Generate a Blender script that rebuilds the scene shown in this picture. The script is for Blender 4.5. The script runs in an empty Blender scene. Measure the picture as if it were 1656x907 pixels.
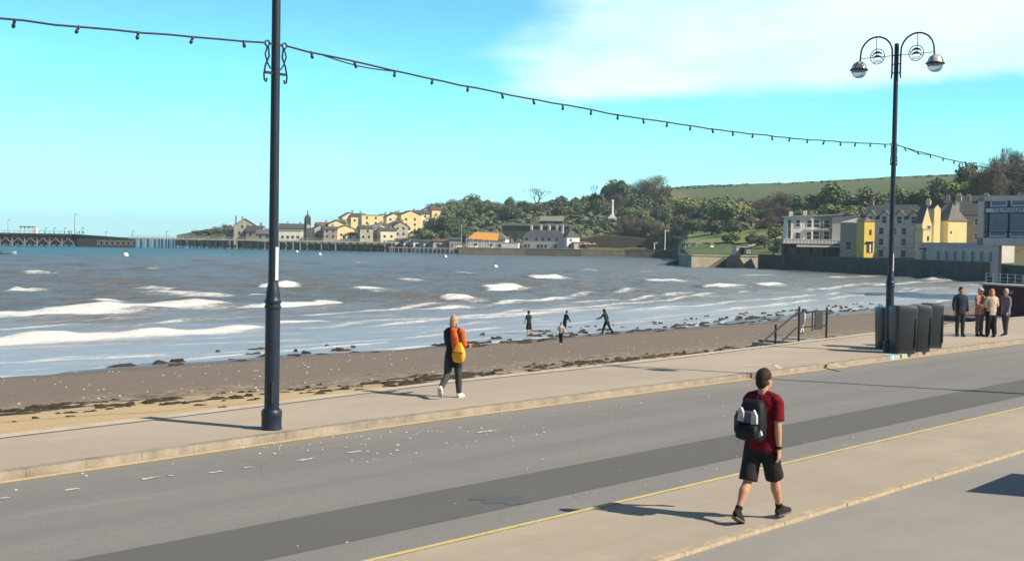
import bpy, bmesh, math, random
import numpy as np
from mathutils import Vector, Matrix, Quaternion

SC = bpy.context.scene
COL = SC.collection
R = math.radians
rnd = random.Random(7)

# ------------------------------------------------------------------ camera, sky, sun, exposure
F, CX, CY = 2000.0, 828.0, 453.5          # focal length and centre in photograph pixels
CAMH, PITCH, ROLL = 3.15, math.atan(62 / 2000.0), R(1.0)
cd = bpy.data.cameras.new('camera')
cam = bpy.data.objects.new('camera', cd)
COL.objects.link(cam)
cd.sensor_width = 36
cd.lens = F / 1656 * 36
cd.clip_start, cd.clip_end = 0.1, 30000
CM = Matrix.Rotation(math.pi / 2 - PITCH, 3, 'X') @ Matrix.Rotation(ROLL, 3, 'Z')
cam.matrix_world = Matrix.Translation((0, 0, CAMH)) @ CM.to_4x4()
SC.camera = cam

SUN_EL, SUN_AZ = R(37.5), math.atan2(0.92, -0.39)
world = bpy.data.worlds.new('World')
SC.world = world
world.use_nodes = True
wn, wl = world.node_tree.nodes, world.node_tree.links
for n in list(wn):
    wn.remove(n)


def wnode(t, **kw):
    n = wn.new(t)
    for k, v in kw.items():
        setattr(n, k, v)
    return n


def wmath(op, a, b=None, c=None, clamp=False):
    n = wnode('ShaderNodeMath', operation=op, use_clamp=clamp)
    for i, v in enumerate((a, b, c)):
        if v is None:
            continue
        if isinstance(v, (int, float)):
            n.inputs[i].default_value = v
        else:
            wl.new(v, n.inputs[i])
    return n.outputs[0]


def sstep_(x, lo, hi):
    n = wnode('ShaderNodeMapRange', interpolation_type='SMOOTHSTEP')
    n.inputs['From Min'].default_value = lo
    n.inputs['From Max'].default_value = hi
    wl.new(x, n.inputs['Value'])
    return n.outputs[0]


sky = wnode('ShaderNodeTexSky', sky_type='NISHITA', sun_disc=False, sun_elevation=SUN_EL, sun_rotation=SUN_AZ,
            altitude=0, air_density=1.0, dust_density=0.4, ozone_density=1.4)
tint = wnode('ShaderNodeMix', data_type='RGBA', blend_type='MULTIPLY')
tint.inputs['Factor'].default_value = 1
wl.new(sky.outputs[0], tint.inputs['A'])
tmix = wnode('ShaderNodeMix', data_type='RGBA')
tmix.inputs['A'].default_value = (0.60, 1.52, 1.62, 1)
tmix.inputs['B'].default_value = (0.54, 1.1, 1.6, 1)
wl.new(tmix.outputs['Result'], tint.inputs['B'])
# thin high cloud sheet, a function of the direction looked in
tc = wnode('ShaderNodeTexCoord')
sp = wnode('ShaderNodeSeparateXYZ')
wl.new(tc.outputs['Generated'], sp.inputs[0])
ysafe = wmath('MAXIMUM', sp.outputs['Y'], 0.05)
az = wmath('DIVIDE', sp.outputs['X'], ysafe)
el = wmath('DIVIDE', sp.outputs['Z'], ysafe)
mp = wnode('ShaderNodeMapping')
mp.inputs['Scale'].default_value = (5, 5, 14)
mp.inputs['Rotation'].default_value = (0, R(-4), 0)
wl.new(tc.outputs['Generated'], mp.inputs[0])
wl.new(sstep_(el, 0.09, 0.26), tmix.inputs['Factor'])
nz = wnode('ShaderNodeTexNoise')
nz.inputs['Scale'].default_value = 1.6
nz.inputs['Detail'].default_value = 6
nz.inputs['Roughness'].default_value = 0.55
wl.new(mp.outputs[0], nz.inputs['Vector'])
nc = wmath('SUBTRACT', nz.outputs['Fac'], 0.5)


def sstep(x, lo, hi):
    n = wnode('ShaderNodeMapRange', interpolation_type='SMOOTHSTEP')
    n.inputs['From Min'].default_value = lo
    n.inputs['From Max'].default_value = hi
    wl.new(x, n.inputs['Value'])
    return n.outputs[0]


low = wmath('SUBTRACT', wmath('ADD', el, wmath('MULTIPLY', nc, 0.035)), wmath('MULTIPLY_ADD', az, 0.066, 0.109))
m1 = sstep(low, -0.004, 0.014)
lft = wmath('ADD', wmath('SUBTRACT', az, wmath('MULTIPLY_ADD', wmath('ABSOLUTE', wmath('SUBTRACT', el, 0.15)), 1.4, -0.035)),
            wmath('MULTIPLY', nc, 0.12))
m2 = sstep(lft, -0.015, 0.06)
cl = wmath('MULTIPLY', wmath('MULTIPLY', m1, m2), wmath('MULTIPLY_ADD', nc, 1.2, 0.84), clamp=True)
wisp = wmath('MULTIPLY', sstep(nz.outputs['Fac'], 0.52, 0.8), 0.15)
hz = wmath('SUBTRACT', 1.0, sstep(el, -0.01, 0.14))
hz = wmath('MULTIPLY', hz, 0.62)
hcm = wnode('ShaderNodeMix', data_type='RGBA')
wl.new(hz, hcm.inputs['Factor'])
wl.new(tint.outputs['Result'], hcm.inputs['A'])
hcm.inputs['B'].default_value = (5.6, 9.9, 11.0, 1)
cm_ = wnode('ShaderNodeMix', data_type='RGBA')
wl.new(wmath('MAXIMUM', cl, wisp), cm_.inputs['Factor'])
wl.new(hcm.outputs['Result'], cm_.inputs['A'])
cm_.inputs['B'].default_value = (6.9, 8.9, 9.5, 1)
bg = wnode('ShaderNodeBackground')
bg.inputs['Strength'].default_value = 0.1
# deeper sky overhead than near the horizon
deep = wnode('ShaderNodeMix', data_type='RGBA')
wl.new(sstep(sp.outputs['Z'], 0.28, 0.85), deep.inputs['Factor'])
wl.new(cm_.outputs['Result'], deep.inputs['A'])
dp2 = wnode('ShaderNodeMix', data_type='RGBA', blend_type='MULTIPLY')
dp2.inputs['Factor'].default_value = 1
wl.new(sky.outputs[0], dp2.inputs['A'])
dp2.inputs['B'].default_value = (0.55, 0.5, 0.42, 1)
wl.new(dp2.outputs['Result'], deep.inputs['B'])
# sky dimmed on purpose behind us and inland, to cut the fill light
back = wnode('ShaderNodeMix', data_type='RGBA', blend_type='MULTIPLY')
wl.new(wmath('SUBTRACT', 1.0, sstep(sp.outputs['Y'], -0.35, 0.45)), back.inputs['Factor'])
wl.new(deep.outputs['Result'], back.inputs['A'])
back.inputs['B'].default_value = (0.62, 0.44, 0.4, 1)
wl.new(back.outputs['Result'], bg.inputs[0])
wo = wnode('ShaderNodeOutputWorld')
wl.new(bg.outputs[0], wo.inputs[0])

sd = bpy.data.lights.new('sun', 'SUN')
sd.energy = 5.0
sd.angle = R(0.5)
sd.color = (1, 0.88, 0.72)
sun = bpy.data.objects.new('sun', sd)
COL.objects.link(sun)
sun.rotation_euler = Vector((-0.92 * math.cos(SUN_EL), 0.39 * math.cos(SUN_EL), -math.sin(SUN_EL))).to_track_quat('-Z', 'Y').to_euler()
sun.location = (40, -20, 60)

SC.view_settings.view_transform = 'Standard'
SC.view_settings.look = 'None'
SC.view_settings.gamma = 1
SC.view_settings.use_curve_mapping = False
SC.view_settings.exposure = 0.5

# ------------------------------------------------------------------ placing by measured sight lines
RA = math.atan2(0.738, 0.675)              # direction of the road
U = Vector((math.cos(RA), math.sin(RA), 0))
N = Vector((-math.sin(RA), math.cos(RA), 0))
SEA = -2.6


def ray(px, py):
    return CM @ Vector(((px - CX) / F, -(py - CY) / F, -1))


def G(px, py, z=0.0):
    d = ray(px, py)
    t = (z - CAMH) / d.z
    return Vector((d.x * t, d.y * t, z))


def D(px, py, dep):
    d = ray(px, py)
    t = dep / d.y
    return Vector((d.x * t, dep, CAMH + d.z * t))


def uv(p):
    return p.dot(U), p.dot(N)


def UV(u, v, z=0.0):
    p = U * u + N * v
    p.z = z
    return p


def hor(px):
    return 391.5 + (px - CX) * math.tan(ROLL)


# ------------------------------------------------------------------ mesh collector
class MB:
    def __init__(s):
        s.v, s.f, s.m = [], [], []

    def add(s, vs, fs, mi=0):
        o = len(s.v)
        s.v += [tuple(p) for p in vs]
        s.f += [tuple(i + o for i in f) for f in fs]
        s.m += [mi] * len(fs)
        return s

    def box(s, c, sz, rot=None, mi=0, taper=1.0):
        vs = []
        for z in (-.5, .5):
            k = taper if z > 0 else 1
            for x, y in ((-.5, -.5), (.5, -.5), (.5, .5), (-.5, .5)):
                p = Vector((x * sz[0] * k, y * sz[1] * k, z * sz[2]))
                if rot is not None:
                    p = rot @ p
                vs.append(p + Vector(c))
        return s.add(vs, [(3, 2, 1, 0), (4, 5, 6, 7), (0, 1, 5, 4), (1, 2, 6, 5), (2, 3, 7, 6), (3, 0, 4, 7)], mi)

    def bar(s, a, b, w, h=None, mi=0):
        a, b = Vector(a), Vector(b)
        h = h or w
        d = b - a
        q = d.to_track_quat('Y', 'Z').to_matrix()
        return s.box((a + b) / 2, (w, d.length, h), q, mi)

    def tube(s, pts, rad, seg=8, side=None, cap=True, mi=0):
        pts = [Vector(p) for p in pts]
        if not isinstance(rad, (list, tuple)):
            rad = [rad] * len(pts)
        rings, prev = [], None
        for i, p in enumerate(pts):
            t = (pts[min(i + 1, len(pts) - 1)] - pts[max(i - 1, 0)]).normalized()
            if side is not None:
                ref = Vector(side)
            elif prev is None:
                ref = Vector((1, 0, 0)) if abs(t.x) < .8 else Vector((0, 1, 0))
            else:
                ref = prev
            a = (ref - t * ref.dot(t)).normalized()
            prev = a
            b = t.cross(a)
            r = rad[i]
            ra, rb = (r, r) if isinstance(r, (int, float)) else r
            rings.append([p + a * (ra * math.cos(2 * math.pi * k / seg)) + b * (rb * math.sin(2 * math.pi * k / seg)) for k in range(seg)])
        vs = [q for r_ in rings for q in r_]
        fs = []
        for i in range(len(pts) - 1):
            for k in range(seg):
                k2 = (k + 1) % seg
                fs.append((i * seg + k, i * seg + k2, (i + 1) * seg + k2, (i + 1) * seg + k))
        if cap:
            fs.append(tuple(reversed(range(seg))))
            fs.append(tuple(range((len(pts) - 1) * seg, len(pts) * seg)))
        return s.add(vs, fs, mi)

    def lathe(s, prof, c=(0, 0, 0), seg=16, mi=0, arc=1.0):
        c = Vector(c)
        vs = []
        for r, z in prof:
            for k in range(seg):
                a = 2 * math.pi * k / seg
                vs.append(c + Vector((r * math.cos(a), r * math.sin(a), z)))
        fs = []
        for i in range(len(prof) - 1):
            for k in range(seg):
                k2 = (k + 1) % seg
                fs.append((i * seg + k, i * seg + k2, (i + 1) * seg + k2, (i + 1) * seg + k))
        fs.append(tuple(reversed(range(seg))))
        fs.append(tuple(range((len(prof) - 1) * seg, len(prof) * seg)))
        return s.add(vs, fs, mi)

    def ell(s, c, r, seg=14, rings=9, rot=None, mi=0):
        vs, fs = [], []
        c = Vector(c)
        for i in range(rings + 1):
            th = math.pi * (i + .02) / (rings + .04)
            for k in range(seg):
                a = 2 * math.pi * k / seg
                p = Vector((r[0] * math.sin(th) * math.cos(a), r[1] * math.sin(th) * math.sin(a), -r[2] * math.cos(th)))
                if rot is not None:
                    p = rot @ p
                vs.append(c + p)
        for i in range(rings):
            for k in range(seg):
                k2 = (k + 1) % seg
                fs.append((i * seg + k, i * seg + k2, (i + 1) * seg + k2, (i + 1) * seg + k))
        fs.append(tuple(reversed(range(seg))))
        fs.append(tuple(range(rings * seg, (rings + 1) * seg)))
        return s.add(vs, fs, mi)

    def prism(s, poly, axis, a, b, mi=0):
        """poly = 2D outline; extruded along axis from a to b"""
        def put(p, t):
            return {'x': (t, p[0], p[1]), 'y': (p[0], t, p[1]), 'z': (p[0], p[1], t)}[axis]
        n = len(poly)
        vs = [put(p, a) for p in poly] + [put(p, b) for p in poly]
        fs = [tuple(range(n)), tuple(reversed(range(n, 2 * n)))] + [(i, i + n, (i + 1) % n + n, (i + 1) % n) for i in range(n)]
        return s.add(vs, fs, mi)

    def mesh(s, name, smooth=False):
        me = bpy.data.meshes.new(name)
        me.from_pydata(s.v, [], s.f)
        if any(s.m):
            me.polygons.foreach_set('material_index', s.m)
        bm = bmesh.new()
        bm.from_mesh(me)
        bmesh.ops.recalc_face_normals(bm, faces=bm.faces)
        bm.to_mesh(me)
        bm.free()
        if smooth:
            me.polygons.foreach_set('use_smooth', [True] * len(me.polygons))
            me.set_sharp_from_angle(angle=R(50 if smooth is True else smooth))
        return me

    def build(s, name, mat, parent=None, smooth=False, loc=None, rotz=0):
        me = s.mesh(name, smooth)
        return link(name, me, mat, parent, loc, rotz)


def link(name, me, mat, parent=None, loc=None, rotz=0):
    for m in (mat if isinstance(mat, (list, tuple)) else [mat]):
        if m and m.name not in [x.name for x in me.materials if x]:
            me.materials.append(m)
    o = bpy.data.objects.new(name, me)
    COL.objects.link(o)
    if parent:
        o.parent = parent
    if loc is not None:
        o.location = loc
    o.rotation_euler.z = rotz
    return o


def tag(o, label=None, cat=None, group=None, kind=None):
    if label: o['label'] = label
    if cat: o['category'] = cat
    if group: o['group'] = group
    if kind: o['kind'] = kind
    return o


def empty(name, loc, rz=0, label=None, cat=None, group=None):
    o = bpy.data.objects.new(name, None)
    COL.objects.link(o)
    o.location = loc
    o.rotation_euler.z = rz
    o.empty_display_size = .2
    return tag(o, label, cat, group)


def kids(o):
    return [c for c in COL.objects if c.parent == o]


def copy_tree(o, parent=None):
    c = o.copy()
    COL.objects.link(c)
    c.parent = parent
    for ch in kids(o):
        copy_tree(ch, c)
    return c


def structure(o):
    o['kind'] = 'structure'
    return o


# ------------------------------------------------------------------ materials
MATS = {}


def mat(name, col, rough=.8, var=.18, scale=6.0, bump=0.0, bscale=40.0, metal=0.0, spec=.4, streak=None, alpha=None, trans=0):
    if name in MATS:
        return MATS[name]
    m = bpy.data.materials.new(name)
    m.use_nodes = True
    nt = m.node_tree
    b = nt.nodes['Principled BSDF']
    b.inputs['Roughness'].default_value = rough
    b.inputs['Metallic'].default_value = metal
    b.inputs['Specular IOR Level'].default_value = spec
    if trans: b.inputs['Transmission Weight'].default_value = trans
    t = nt.nodes.new('ShaderNodeTexCoord')
    n = nt.nodes.new('ShaderNodeTexNoise')
    n.inputs['Scale'].default_value = scale
    n.inputs['Detail'].default_value = 5
    n.inputs['Roughness'].default_value = .65
    mpn = nt.nodes.new('ShaderNodeMapping')
    if streak: mpn.inputs['Scale'].default_value = streak
    nt.links.new(t.outputs['Object'], mpn.inputs[0])
    nt.links.new(mpn.outputs[0], n.inputs['Vector'])
    r = nt.nodes.new('ShaderNodeValToRGB')
    r.color_ramp.elements[0].position, r.color_ramp.elements[1].position = .28, .72
    r.color_ramp.elements[0].color = [c * (1 - var) for c in col] + [1]
    r.color_ramp.elements[1].color = [min(1, c * (1 + var)) for c in col] + [1]
    nt.links.new(n.outputs['Fac'], r.inputs[0])
    nt.links.new(r.outputs[0], b.inputs['Base Color'])
    if bump:
        n2 = nt.nodes.new('ShaderNodeTexNoise')
        n2.inputs['Scale'].default_value = bscale
        n2.inputs['Detail'].default_value = 3
        nt.links.new(t.outputs['Object'], n2.inputs['Vector'])
        bp = nt.nodes.new('ShaderNodeBump')
        bp.inputs['Strength'].default_value = bump
        bp.inputs['Distance'].default_value = .02
        nt.links.new(n2.outputs['Fac'], bp.inputs['Height'])
        nt.links.new(bp.outputs[0], b.inputs['Normal'])
    MATS[name] = m
    return m


class NT:
    """small helper for larger node materials"""
    def __init__(s, name, coord='Object'):
        s.m = bpy.data.materials.new(name)
        s.m.use_nodes = True
        s.t = s.m.node_tree
        s.b = s.t.nodes['Principled BSDF']
        s.co = s.t.nodes.new('ShaderNodeTexCoord').outputs[coord]
        MATS[name] = s.m

    def put(s, v, inp):
        if isinstance(v, (int, float)):
            inp.default_value = v
        elif isinstance(v, (tuple, list)):
            inp.default_value = tuple(v) + ((1,) if len(v) == 3 and len(inp.default_value) == 4 else ())
        else:
            s.t.links.new(v, inp)

    def math(s, op, a, b=0, c=0, clamp=False):
        n = s.t.nodes.new('ShaderNodeMath')
        n.operation = op
        n.use_clamp = clamp
        for i, v in enumerate((a, b, c)):
            s.put(v, n.inputs[i])
        return n.outputs[0]

    def noise(s, scale, detail=4, rough=.6, stretch=(1, 1, 1), dist=0, off=(0, 0, 0)):
        mp_ = s.t.nodes.new('ShaderNodeMapping')
        mp_.inputs['Scale'].default_value = stretch
        mp_.inputs['Location'].default_value = off
        s.t.links.new(s.co, mp_.inputs[0])
        n = s.t.nodes.new('ShaderNodeTexNoise')
        n.inputs['Scale'].default_value = scale
        n.inputs['Detail'].default_value = detail
        n.inputs['Roughness'].default_value = rough
        n.inputs['Distortion'].default_value = dist
        s.t.links.new(mp_.outputs[0], n.inputs['Vector'])
        return n.outputs['Fac']

    def voro(s, scale, stretch=(1, 1, 1), feature='F1', rand=1):
        mp_ = s.t.nodes.new('ShaderNodeMapping')
        mp_.inputs['Scale'].default_value = stretch
        s.t.links.new(s.co, mp_.inputs[0])
        n = s.t.nodes.new('ShaderNodeTexVoronoi')
        n.feature = feature
        n.inputs['Scale'].default_value = scale
        n.inputs['Randomness'].default_value = rand
        s.t.links.new(mp_.outputs[0], n.inputs['Vector'])
        return n.outputs['Distance']

    def xyz(s):
        n = s.t.nodes.new('ShaderNodeSeparateXYZ')
        s.t.links.new(s.co, n.inputs[0])
        return n.outputs

    def step(s, x, lo, hi):
        n = s.t.nodes.new('ShaderNodeMapRange')
        n.interpolation_type = 'SMOOTHSTEP'
        n.inputs['From Min'].default_value = lo
        n.inputs['From Max'].default_value = hi
        s.put(x, n.inputs['Value'])
        return n.outputs[0]

    def mix(s, f, a, b, blend='MIX'):
        n = s.t.nodes.new('ShaderNodeMix')
        n.data_type = 'RGBA'
        n.blend_type = blend
        s.put(f, n.inputs['Factor'])
        s.put(a, n.inputs['A'])
        s.put(b, n.inputs['B'])
        return n.outputs['Result']

    def attr(s, name):
        n = s.t.nodes.new('ShaderNodeAttribute')
        n.attribute_name = name
        return n.outputs['Fac']

    def bump(s, h, strength=.3, dist=.02, prev=None):
        n = s.t.nodes.new('ShaderNodeBump')
        s.put(strength, n.inputs['Strength'])
        n.inputs['Distance'].default_value = dist
        s.put(h, n.inputs['Height'])
        if prev is not None: s.put(prev, n.inputs['Normal'])
        return n.outputs[0]

    def out(s, col=None, rough=None, normal=None, spec=None):
        if col is not None: s.put(col, s.b.inputs['Base Color'])
        if rough is not None: s.put(rough, s.b.inputs['Roughness'])
        if normal is not None: s.put(normal, s.b.inputs['Normal'])
        if spec is not None: s.put(spec, s.b.inputs['Specular IOR Level'])
        return s.m

# ------------------------------------------------------------------ near ground: road, pavements, promenade
def kc(u):                                   # slight curve of the front at its western end
    return -0.055 * max(0.0, 14 - u) if u > -20 else -0.055 * 34


def ve(u):                                   # seaward edge of the promenade
    return float(np.interp(u, [-60, -10, 8.8, 14, 18, 27, 33, 44, 60, 120, 190], [17.4, 17.9, 18.83, 19.22, 19.75, 19.95, 20.4, 21.2, 21.9, 24, 26]))


def strip(name, v0, v1, z, u0=-60, u1=190, n=63, bend0=True, bend1=True, z2=None, skirt=None):
    mb = MB()
    us = [u0 + (u1 - u0) * i / n for i in range(n + 1)]
    for i in range(n):
        a, b = us[i], us[i + 1]
        def p(u, v, bd, zz):
            return (u, ve(u) + v if bd == 'e' else v + (kc(u) if bd else 0), zz)
        za, zb = z, z if z2 is None else z2
        mb.add([p(a, v0, bend0, za), p(b, v0, bend0, za), p(b, v1, bend1, zb), p(a, v1, bend1, zb)], [(0, 1, 2, 3)])
        if skirt is not None:
            mb.add([p(a, v1, bend1, zb), p(b, v1, bend1, zb), p(b, v1, bend1, skirt), p(a, v1, bend1, skirt)], [(0, 1, 2, 3)])
    return mb


# asphalt
A = NT('asphalt')
co = A.xyz()
n1 = A.noise(.35, 5, .6, (1, .5, 1))
n2 = A.noise(38, 3, .7)
n3 = A.noise(1.2, 6, .7, (.25, 1.6, 1), dist=.4)
c = A.mix(n1, (.20, .20, .192), (.255, .25, .238))
c = A.mix(A.math('MULTIPLY', A.step(n3, .5, .78), .5), c, (.30, .29, .27))
c = A.mix(A.math('MULTIPLY', A.step(n2, .35, .7), .35), c, (.09, .09, .09))
lane = A.noise(.55, 3, .5, (.03, 2.2, 1))
c = A.mix(A.math('MULTIPLY', A.step(lane, .42, .68), .35), c, (.155, .154, .15))
crk = A.voro(.33, (1, 1.2, 1), 'DISTANCE_TO_EDGE')
c = A.mix(A.math('MULTIPLY', A.math('MULTIPLY', A.step(crk, .006, .002), .3), A.step(A.noise(.3, 2), .52, .6)), c, (.1, .1, .1))
spk = A.noise(90, 2, .8)
c = A.mix(A.math('MULTIPLY', A.step(spk, .55, .75), .5), c, (.36, .355, .34))
n9 = A.noise(9, 5, .8, (.6, 1, 1))
c = A.mix(A.math('MULTIPLY', A.step(n9, .5, .75), .3), c, (.11, .11, .108))
sand = A.step(A.math('ADD', co['Y'], A.math('MULTIPLY', n3, 1.2)), 15.4, 17.0)
c = A.mix(A.math('MULTIPLY', sand, .45), c, (.30, .27, .22))
chips = A.step(A.voro(2.1), .045, .02)
c = A.mix(A.math('MULTIPLY', chips, A.step(A.noise(.5, 2), .45, .62)), c, (.5, .49, .46))
asphalt = A.out(c, .85, A.bump(n2, .35, .01), .3)
A = NT('asphalt_new')
n1, n2 = A.noise(.6, 5), A.noise(45, 3, .7)
c = A.mix(n1, (.112, .112, .107), (.136, .135, .129))
c = A.mix(A.math('MULTIPLY', A.step(n2, .4, .7), .3), c, (.06, .06, .06))
chips = A.step(A.voro(1.3), .03, .012)
c = A.mix(chips, c, (.45, .44, .42))
asphalt_new = A.out(c, .85, A.bump(n2, .3, .01), .3)

# pavement slabs: colour per slab and joints
def slab_mat(name, ca, cb, joint, su, sv, stain, wear=.5):
    A = NT(name)
    co = A.xyz()
    br = A.t.nodes.new('ShaderNodeTexBrick')
    A.t.links.new(A.co, br.inputs['Vector'])
    br.inputs['Scale'].default_value = 1
    br.inputs['Brick Width'].default_value = su
    br.inputs['Row Height'].default_value = sv
    br.inputs['Mortar Size'].default_value = .006
    br.inputs['Color1'].default_value = ca + (1,)
    br.inputs['Color2'].default_value = cb + (1,)
    br.inputs['Mortar'].default_value = joint + (1,)
    n1 = A.noise(.28, 6, .65, (1, .8, 1))
    n2 = A.noise(25, 4, .7)
    n3 = A.noise(1.3, 6, .7, (.5, 1, 1))
    c = A.mix(A.math('MULTIPLY', A.step(n1, .42, .66), wear), br.outputs[0], stain)
    c = A.mix(A.math('MULTIPLY', A.step(n3, .52, .75), .45), c, tuple(x * .8 for x in ca))
    c = A.mix(A.math('MULTIPLY', n2, .22), c, tuple(x * .55 for x in ca))
    n5 = A.noise(.11, 5, .7, (1, 2.5, 1), off=(7, 3, 0))
    c = A.mix(A.math('MULTIPLY', A.step(n5, .45, .62), .5), c, tuple(x * f for x, f in zip(ca, (1.22, 1.2, 1.12))))
    n6 = A.noise(5, 5, .8)
    c = A.mix(A.math('MULTIPLY', A.step(n6, .6, .8), .35), c, tuple(x * .62 for x in ca))
    chips = A.step(A.voro(3.0), .03, .012)
    c = A.mix(A.math('MULTIPLY', chips, A.step(A.noise(.7, 2), .5, .6)), c, (.6, .58, .52))
    return A.out(c, .85, A.bump(n2, .2, .01), .3)


prom_m = slab_mat('promenade_concrete', (.385, .332, .272), (.41, .352, .285), (.31, .275, .235), 3.0, 1.5, (.42, .36, .28))
pave_m = slab_mat('pavement_concrete', (.37, .32, .255), (.40, .345, .275), (.32, .28, .225), .9, .66, (.34, .30, .245))
fore_m = slab_mat('forecourt_tarmac', (.27, .262, .245), (.275, .265, .247), (.265, .255, .24), 5.0, 7.0, (.32, .30, .265), .6)
kerb_m = mat('kerb_stone', (.285, .245, .195), .85, .35, 3, .3, 30)
coping_m = mat('coping_stone', (.48, .42, .34), .85, .2, 2.5, .3, 30)
sandline_m = mat('blown_sand', (.52, .42, .27), .95, .25, 5, .3, 60)

ROT = RA
def flat(mb, name, m, kind=True, smooth=False):
    o = mb.build(name, m, rotz=ROT, smooth=smooth)
    structure(o)
    return o


VK, VE, VN, VF = 16.25, 20.85, 9.2, 7.2       # kerb, promenade edge, near line, near footway edge
flat(strip('road', VN, VK, -.11, bend0=False), 'road', asphalt)
flat(strip('x', 10.2, 11.52, -.106, bend0=False, bend1=False), 'road_patch', asphalt_new)
flat(strip('x', VK + .18, -.32, 0, bend1='e'), 'promenade', prom_m)
mb = strip('x', -.32, 0, .015, bend0='e', bend1='e', skirt=-3.2)
flat(mb, 'sea_wall_coping', coping_m)
flat(strip('x', VF, VN - .12, 0, bend0=False, bend1=False, skirt=None), 'pavement', pave_m)
flat(MB().add([(-200, -160, -.03), (200, -160, -.03), (200, VF, -.03), (-200, VF, -.03)], [(0, 1, 2, 3)]), 'forecourt', fore_m)
# near kerb, almost flush with the pavement
mb = MB()
u = -30.0
while u < 120:
    mb.box((u + .45, VN - .06, -.07), (.89, .12, .145))
    u += .9
flat(mb, 'kerb', kerb_m)
mb = MB()
u = -30.0
rk = random.Random(3)
while u < 150:
    k = kc(u + .45)
    mb.box((u + .45, VK + .09 + k, -.06), (.896, .18, .125 + rk.uniform(-.004, .004)), Matrix.Rotation(.055 if u < 14 else 0, 3, 'Z'))
    u += .9
flat(mb, 'kerb', kerb_m)
# tan edging between footway and forecourt
A = NT('edging')
n = A.noise(7, 5, .75)
edge_m = A.out(A.mix(A.step(n, .35, .7), (.31, .265, .20), (.50, .40, .25)), .9, A.bump(n, .4, .02))
mb = MB()
u = -30.0
while u < 120:
    w = rk.uniform(.10, .13)
    mb.box((u + .25, VF, -.012), (.495, w, .05))
    u += .5
flat(mb, 'edging_strip', edge_m)

# painted lines
A = NT('yellow_paint')
n = A.noise(9, 5, .75)
n2 = A.noise(1.2, 3)
ypaint = A.out(A.mix(A.step(A.math('ADD', n, A.math('MULTIPLY', n2, .25)), .62, .85), (.58, .49, .17), (.34, .30, .18)), .8)
A = NT('yellow_paint_faded')
n = A.noise(7, 5, .75)
n2 = A.noise(.7, 3)
ypaint2 = A.out(A.mix(A.step(A.math('ADD', n, A.math('MULTIPLY', n2, .3)), .6, .9), (.52, .43, .23), (.34, .30, .21)), .85)
A = NT('white_paint_worn')
n = A.noise(12, 5, .75)
wpaint = A.out(A.mix(A.step(n, .42, .6), (.62, .61, .57), (.2, .2, .195)), .8)
flat(strip('x', VN - .095, VN - .03, .0065, bend0=False, bend1=False), 'yellow_line', ypaint)
flat(strip('x', VK - .20, VK - .05, -.105), 'yellow_line', ypaint2)
mb = MB()
for (x0, y0, x1, y1) in ((0, 806, 14, 804), (104, 793, 128, 790), (228, 775, 260, 771), (272, 770, 280, 768), (338, 765, 360, 762), (480, 745, 510, 741), (395, 757, 406, 755), (560, 733, 584, 729), (770, 700, 800, 696)):
    a, b = uv(G(x0, y0, -.11)), uv(G(x1, y1, -.11))
    vm = (a[1] + b[1]) / 2
    mb.add([(a[0], vm - .045, -.102), (b[0], vm - .045, -.102), (b[0], vm + .045, -.102), (a[0], vm + .045, -.102)], [(0, 1, 2, 3)])
flat(mb, 'road_marking', wpaint)
# worn pale box marking on the promenade by the bins
mb = MB()
for (x0, y0, x1, y1, w) in ((1194, 592, 1252, 589, .07), (1252, 589, 1262, 596, .07), (1310, 586, 1342, 589, .07), (1342, 589, 1368, 594, .07)):
    a, b = G(x0, y0), G(x1, y1)
    d = (b - a).normalized()
    q = Vector((-d.y, d.x, 0)) * w
    pts = [a - q, b - q, b + q, a + q]
    mb.add([uv(p) + (.005,) for p in pts], [(0, 1, 2, 3)])
flat(mb, 'worn_marking', mat('pale_paint', (.55, .49, .38), .85, .35, 8))
# ghosted shadow of the man's head, painted as dark patches on the road
st = NT('ghost_shadow_asphalt')
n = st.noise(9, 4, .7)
ghost_m = st.out(st.mix(n, (.075, .075, .074), (.12, .12, .116)), .7)
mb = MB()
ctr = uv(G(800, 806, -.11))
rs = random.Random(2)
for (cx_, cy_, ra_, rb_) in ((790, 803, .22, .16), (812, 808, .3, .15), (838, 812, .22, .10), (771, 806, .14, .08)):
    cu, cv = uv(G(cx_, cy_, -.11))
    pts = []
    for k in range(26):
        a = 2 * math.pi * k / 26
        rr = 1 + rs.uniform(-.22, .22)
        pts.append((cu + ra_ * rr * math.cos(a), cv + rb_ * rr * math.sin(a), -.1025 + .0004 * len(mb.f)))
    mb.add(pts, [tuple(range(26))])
flat(mb, 'ghost_shadow', ghost_m)
# droppings, pebbles and shell chips thrown on the road by the sea: nobody could count them
mb = MB()
rs = random.Random(11)
for i in range(230):
    if i < 150:
        vv = VK - .25 - abs(rs.gauss(0, 1.5)); uu = rs.uniform(5, 60)
        if rs.random() < .5: uu = 11 + abs(rs.gauss(0, 4))
    else:
        vv = rs.choice((VN + .28, 10.1, VN + .6)) + rs.gauss(0, .13); uu = rs.uniform(4, 30)
    if vv < VN + .2: continue
    r0 = rs.choice((.006, .010, .013, .02)) * (1.2 if i < 150 else .6)
    pts = []
    a0 = rs.random() * 6
    for k in range(6):
        a = 2 * math.pi * k / 6 + a0
        rr = r0 * rs.uniform(.6, 1.4)
        pts.append((uu + rr * 1.5 * math.cos(a), vv + rr * math.sin(a), -.104 + .0012))
    mb.add(pts + [(uu, vv, -.095 + r0 * .3)], [(k, (k + 1) % 6, 6) for k in range(6)])
tag(mb.build('shell_chips', mat('shell', (.5, .49, .46), .7, .2), rotz=ROT), kind='stuff', label='white shell chips and droppings scattered on the grey road', cat='debris')

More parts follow.
